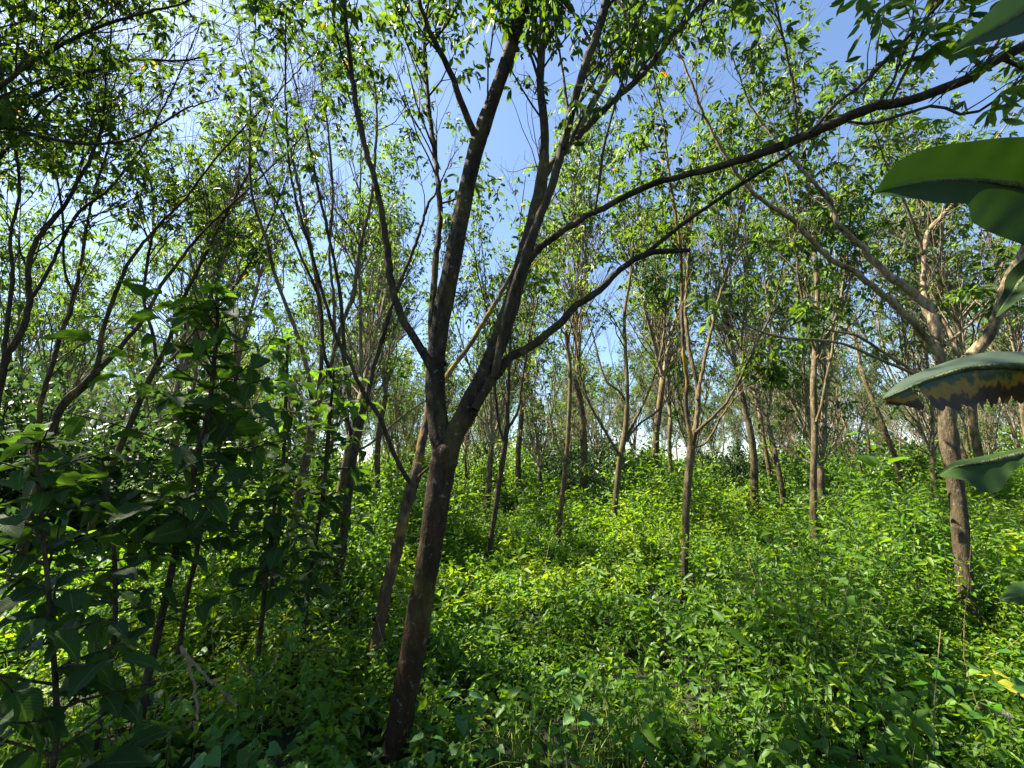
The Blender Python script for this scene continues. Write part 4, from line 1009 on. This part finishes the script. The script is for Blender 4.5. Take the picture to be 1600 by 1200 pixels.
    top = 4.2 + 1.5 * np.sin(az * 23) + 1.2 * np.sin(az * 61 + 1) + 2.0 * np.sin(az * 7 + 2.4)
    z = rng.beta(1.0, 1.5, n) * np.clip(top, 2.0, 11)
    P = np.column_stack([rr * np.sin(az), rr * np.cos(az), 0 * az]); P[:, 2] = ground(P[:, 0], P[:, 1]) + z
    l = rng.uniform(.3, .7, n)
    Wd.put(leaves(P, rng.normal(0, 1, (n, 3)), rng.normal(0, 1, (n, 3)) + UP, l, l * .6, rng.random(n)))
    o = link('distant_woods', Wd.mesh('distant_woods'), M['far_leaf']); o['kind'] = 'stuff'; o['label'] = 'far belt of trees closing off the plantation'; o['category'] = 'woods'
undergrowth()

# ------------------------------------------------------------------ broad leaved plants, dry stalks, fallen wood in front
def broad_plant(label, px, py, z, size, nl, seed, tone, H=.35):
    rng = np.random.default_rng(seed)
    Y = y_of(px, py, z); c = at(px, py, Y)[0]
    g = float(ground(c[0], c[1])); pos = np.array([c[0], c[1], g])
    r = thing('broadleaf_weed', label, 'plant', pos, 'broad leaved weeds in front')
    st, L = Tubes(), Leaves()
    q = path((c[0], c[1], g - .03), (rng.normal(0, .15), rng.normal(0, .15), 1), max(z - g, .1) + .03, 5, rng, .06, 0)
    st.add(q, np.linspace(.005, .003, 6), 6, rng=rng)
    for k in range(nl):
        az = k * 2.4 + rng.uniform(0, .6); i = 5 - (k // 2) % 3
        d = np.array([math.cos(az), math.sin(az), .35])
        e = path(q[i], d, size * .35, 3, rng, .1, 0); st.add(e, np.linspace(.0025, .0015, 4), 4, rng=rng)
        vfr, uv = big_leaf(e[-1], d + np.array([0, 0, -.5]), UP + rng.normal(0, .2, 3), size * rng.uniform(.75, 1.15), size * rng.uniform(.6, .75), float(np.clip(tone + rng.normal(0, .1), 0, 1)), rng, serr=.01, bend=.25)
        L.put(vfr, uv)
    link('stem', st.mesh('broadleaf_stem', pos), M['green_stem'], r)
    link('foliage', L.mesh('broadleaf_foliage', pos), M['broad'], r)
M['broad'] = leaf_mat('broad_leaf', [(0, (.03, .085, .03)), (.7, (.06, .16, .04)), (.9, (.09, .2, .04)), (1, (.40, .36, .03))], (1.8, 2.0, 1.0), .35, .45, .4, veins=38)
broad_plant('broad leaved weed low beside the foot of the front trunk', 655, 1150, .3, .085, 6, 201, .55)
broad_plant('rounded dull green weed right of the front trunk', 688, 1080, .4, .12, 5, 202, .25)
broad_plant('pointed pale leaf weed beneath the dry bent stalks', 240, 1118, .25, .16, 3, 203, .5)
broad_plant('broad leaved plant catching light, upper middle of the right foreground', 1270, 1010, .4, .10, 5, 204, .8)
broad_plant('bright leaved plant lower in the middle of the right foreground', 1310, 1058, .38, .10, 5, 205, .8)
broad_plant('plant with a yellowed leaf at the right foreground', 1322, 1135, .25, .10, 4, 206, 1.0)
broad_plant('yellowing leaf plant near the right edge', 1530, 1050, .3, .13, 4, 207, .98)
broad_plant('small bright leaf plant at the lower right', 1445, 1125, .25, .10, 3, 208, .8)
broad_plant('broad leaved weed at the bottom edge right of the front trunk', 745, 1180, .25, .10, 5, 209, .6)
broad_plant('tall pale weed left of the middle tree foot', 905, 1055, .5, .09, 7, 210, .7)

def stalks():
    rng = np.random.default_rng(300)
    for label, pts in (('long dry stalk lying slanted down to the right from the bent one', [(284, 1010, 4), (300, 1032, 4), (330, 1065, 4), (370, 1103, 4)]),
                       ('short upright dry stalk snapped at the top', [(284, 1008, 5), (295, 1040, 4), (304, 1080, 4), (310, 1122, 4)]),
                       ('thin dry twig slanting up to the right over the creeper', [(372, 1108, 3), (395, 1080, 4), (420, 1048, 3), (436, 1022, 2)]),
                       ('thin pale twig behind the bent dry stalks', [(352, 1018, 2), (375, 1035, 3), (398, 1055, 2)])):
        Yb = y_of(pts[-1][0], pts[-1][1], .5)
        rows = []
        for (px, py, wd) in pts:
            p, dep = at(px, py, Yb + .05); rows.append([*p, wd / 2 * dep / FPX])
        q = smooth(rows, 14); q[:, :3] += rng.normal(0, .003, (14, 3))
        tb = Tubes(); tb.add(q[:, :3], q[:, 3], 7, .06, rng)
        pos = q[-1, :3]
        o = link('dry_stalk', tb.mesh('dry_stalk', pos), M['dry_stalk']); o.location = pos
        o['label'] = label; o['category'] = 'stalk'; o['group'] = 'dry stalks'
    Y = y_of(1580, 1130, .22); rows = []
    for (px, py, wd) in ((1535, 1100, 14), (1560, 1116, 24), (1585, 1140, 30), (1630, 1180, 34)):
        p, dep = at(px, py, Y); rows.append([*p, wd / 2 * dep / FPX])
    q = smooth(rows, 24); tb = Tubes(); tb.add(q[:, :3], q[:, 3], 14, .16, rng)
    pos = q[10, :3]
    o = link('fallen_branch', tb.mesh('fallen_branch', pos), M['log']); o.location = pos
    o['label'] = 'pale weathered piece of fallen branch at the lower right edge'; o['category'] = 'branch'
M['log'] = bark_mat('weathered_wood', (.12, .09, .06), (.50, .43, .35), (.32, .25, .17), .4, .6, 25)
stalks()
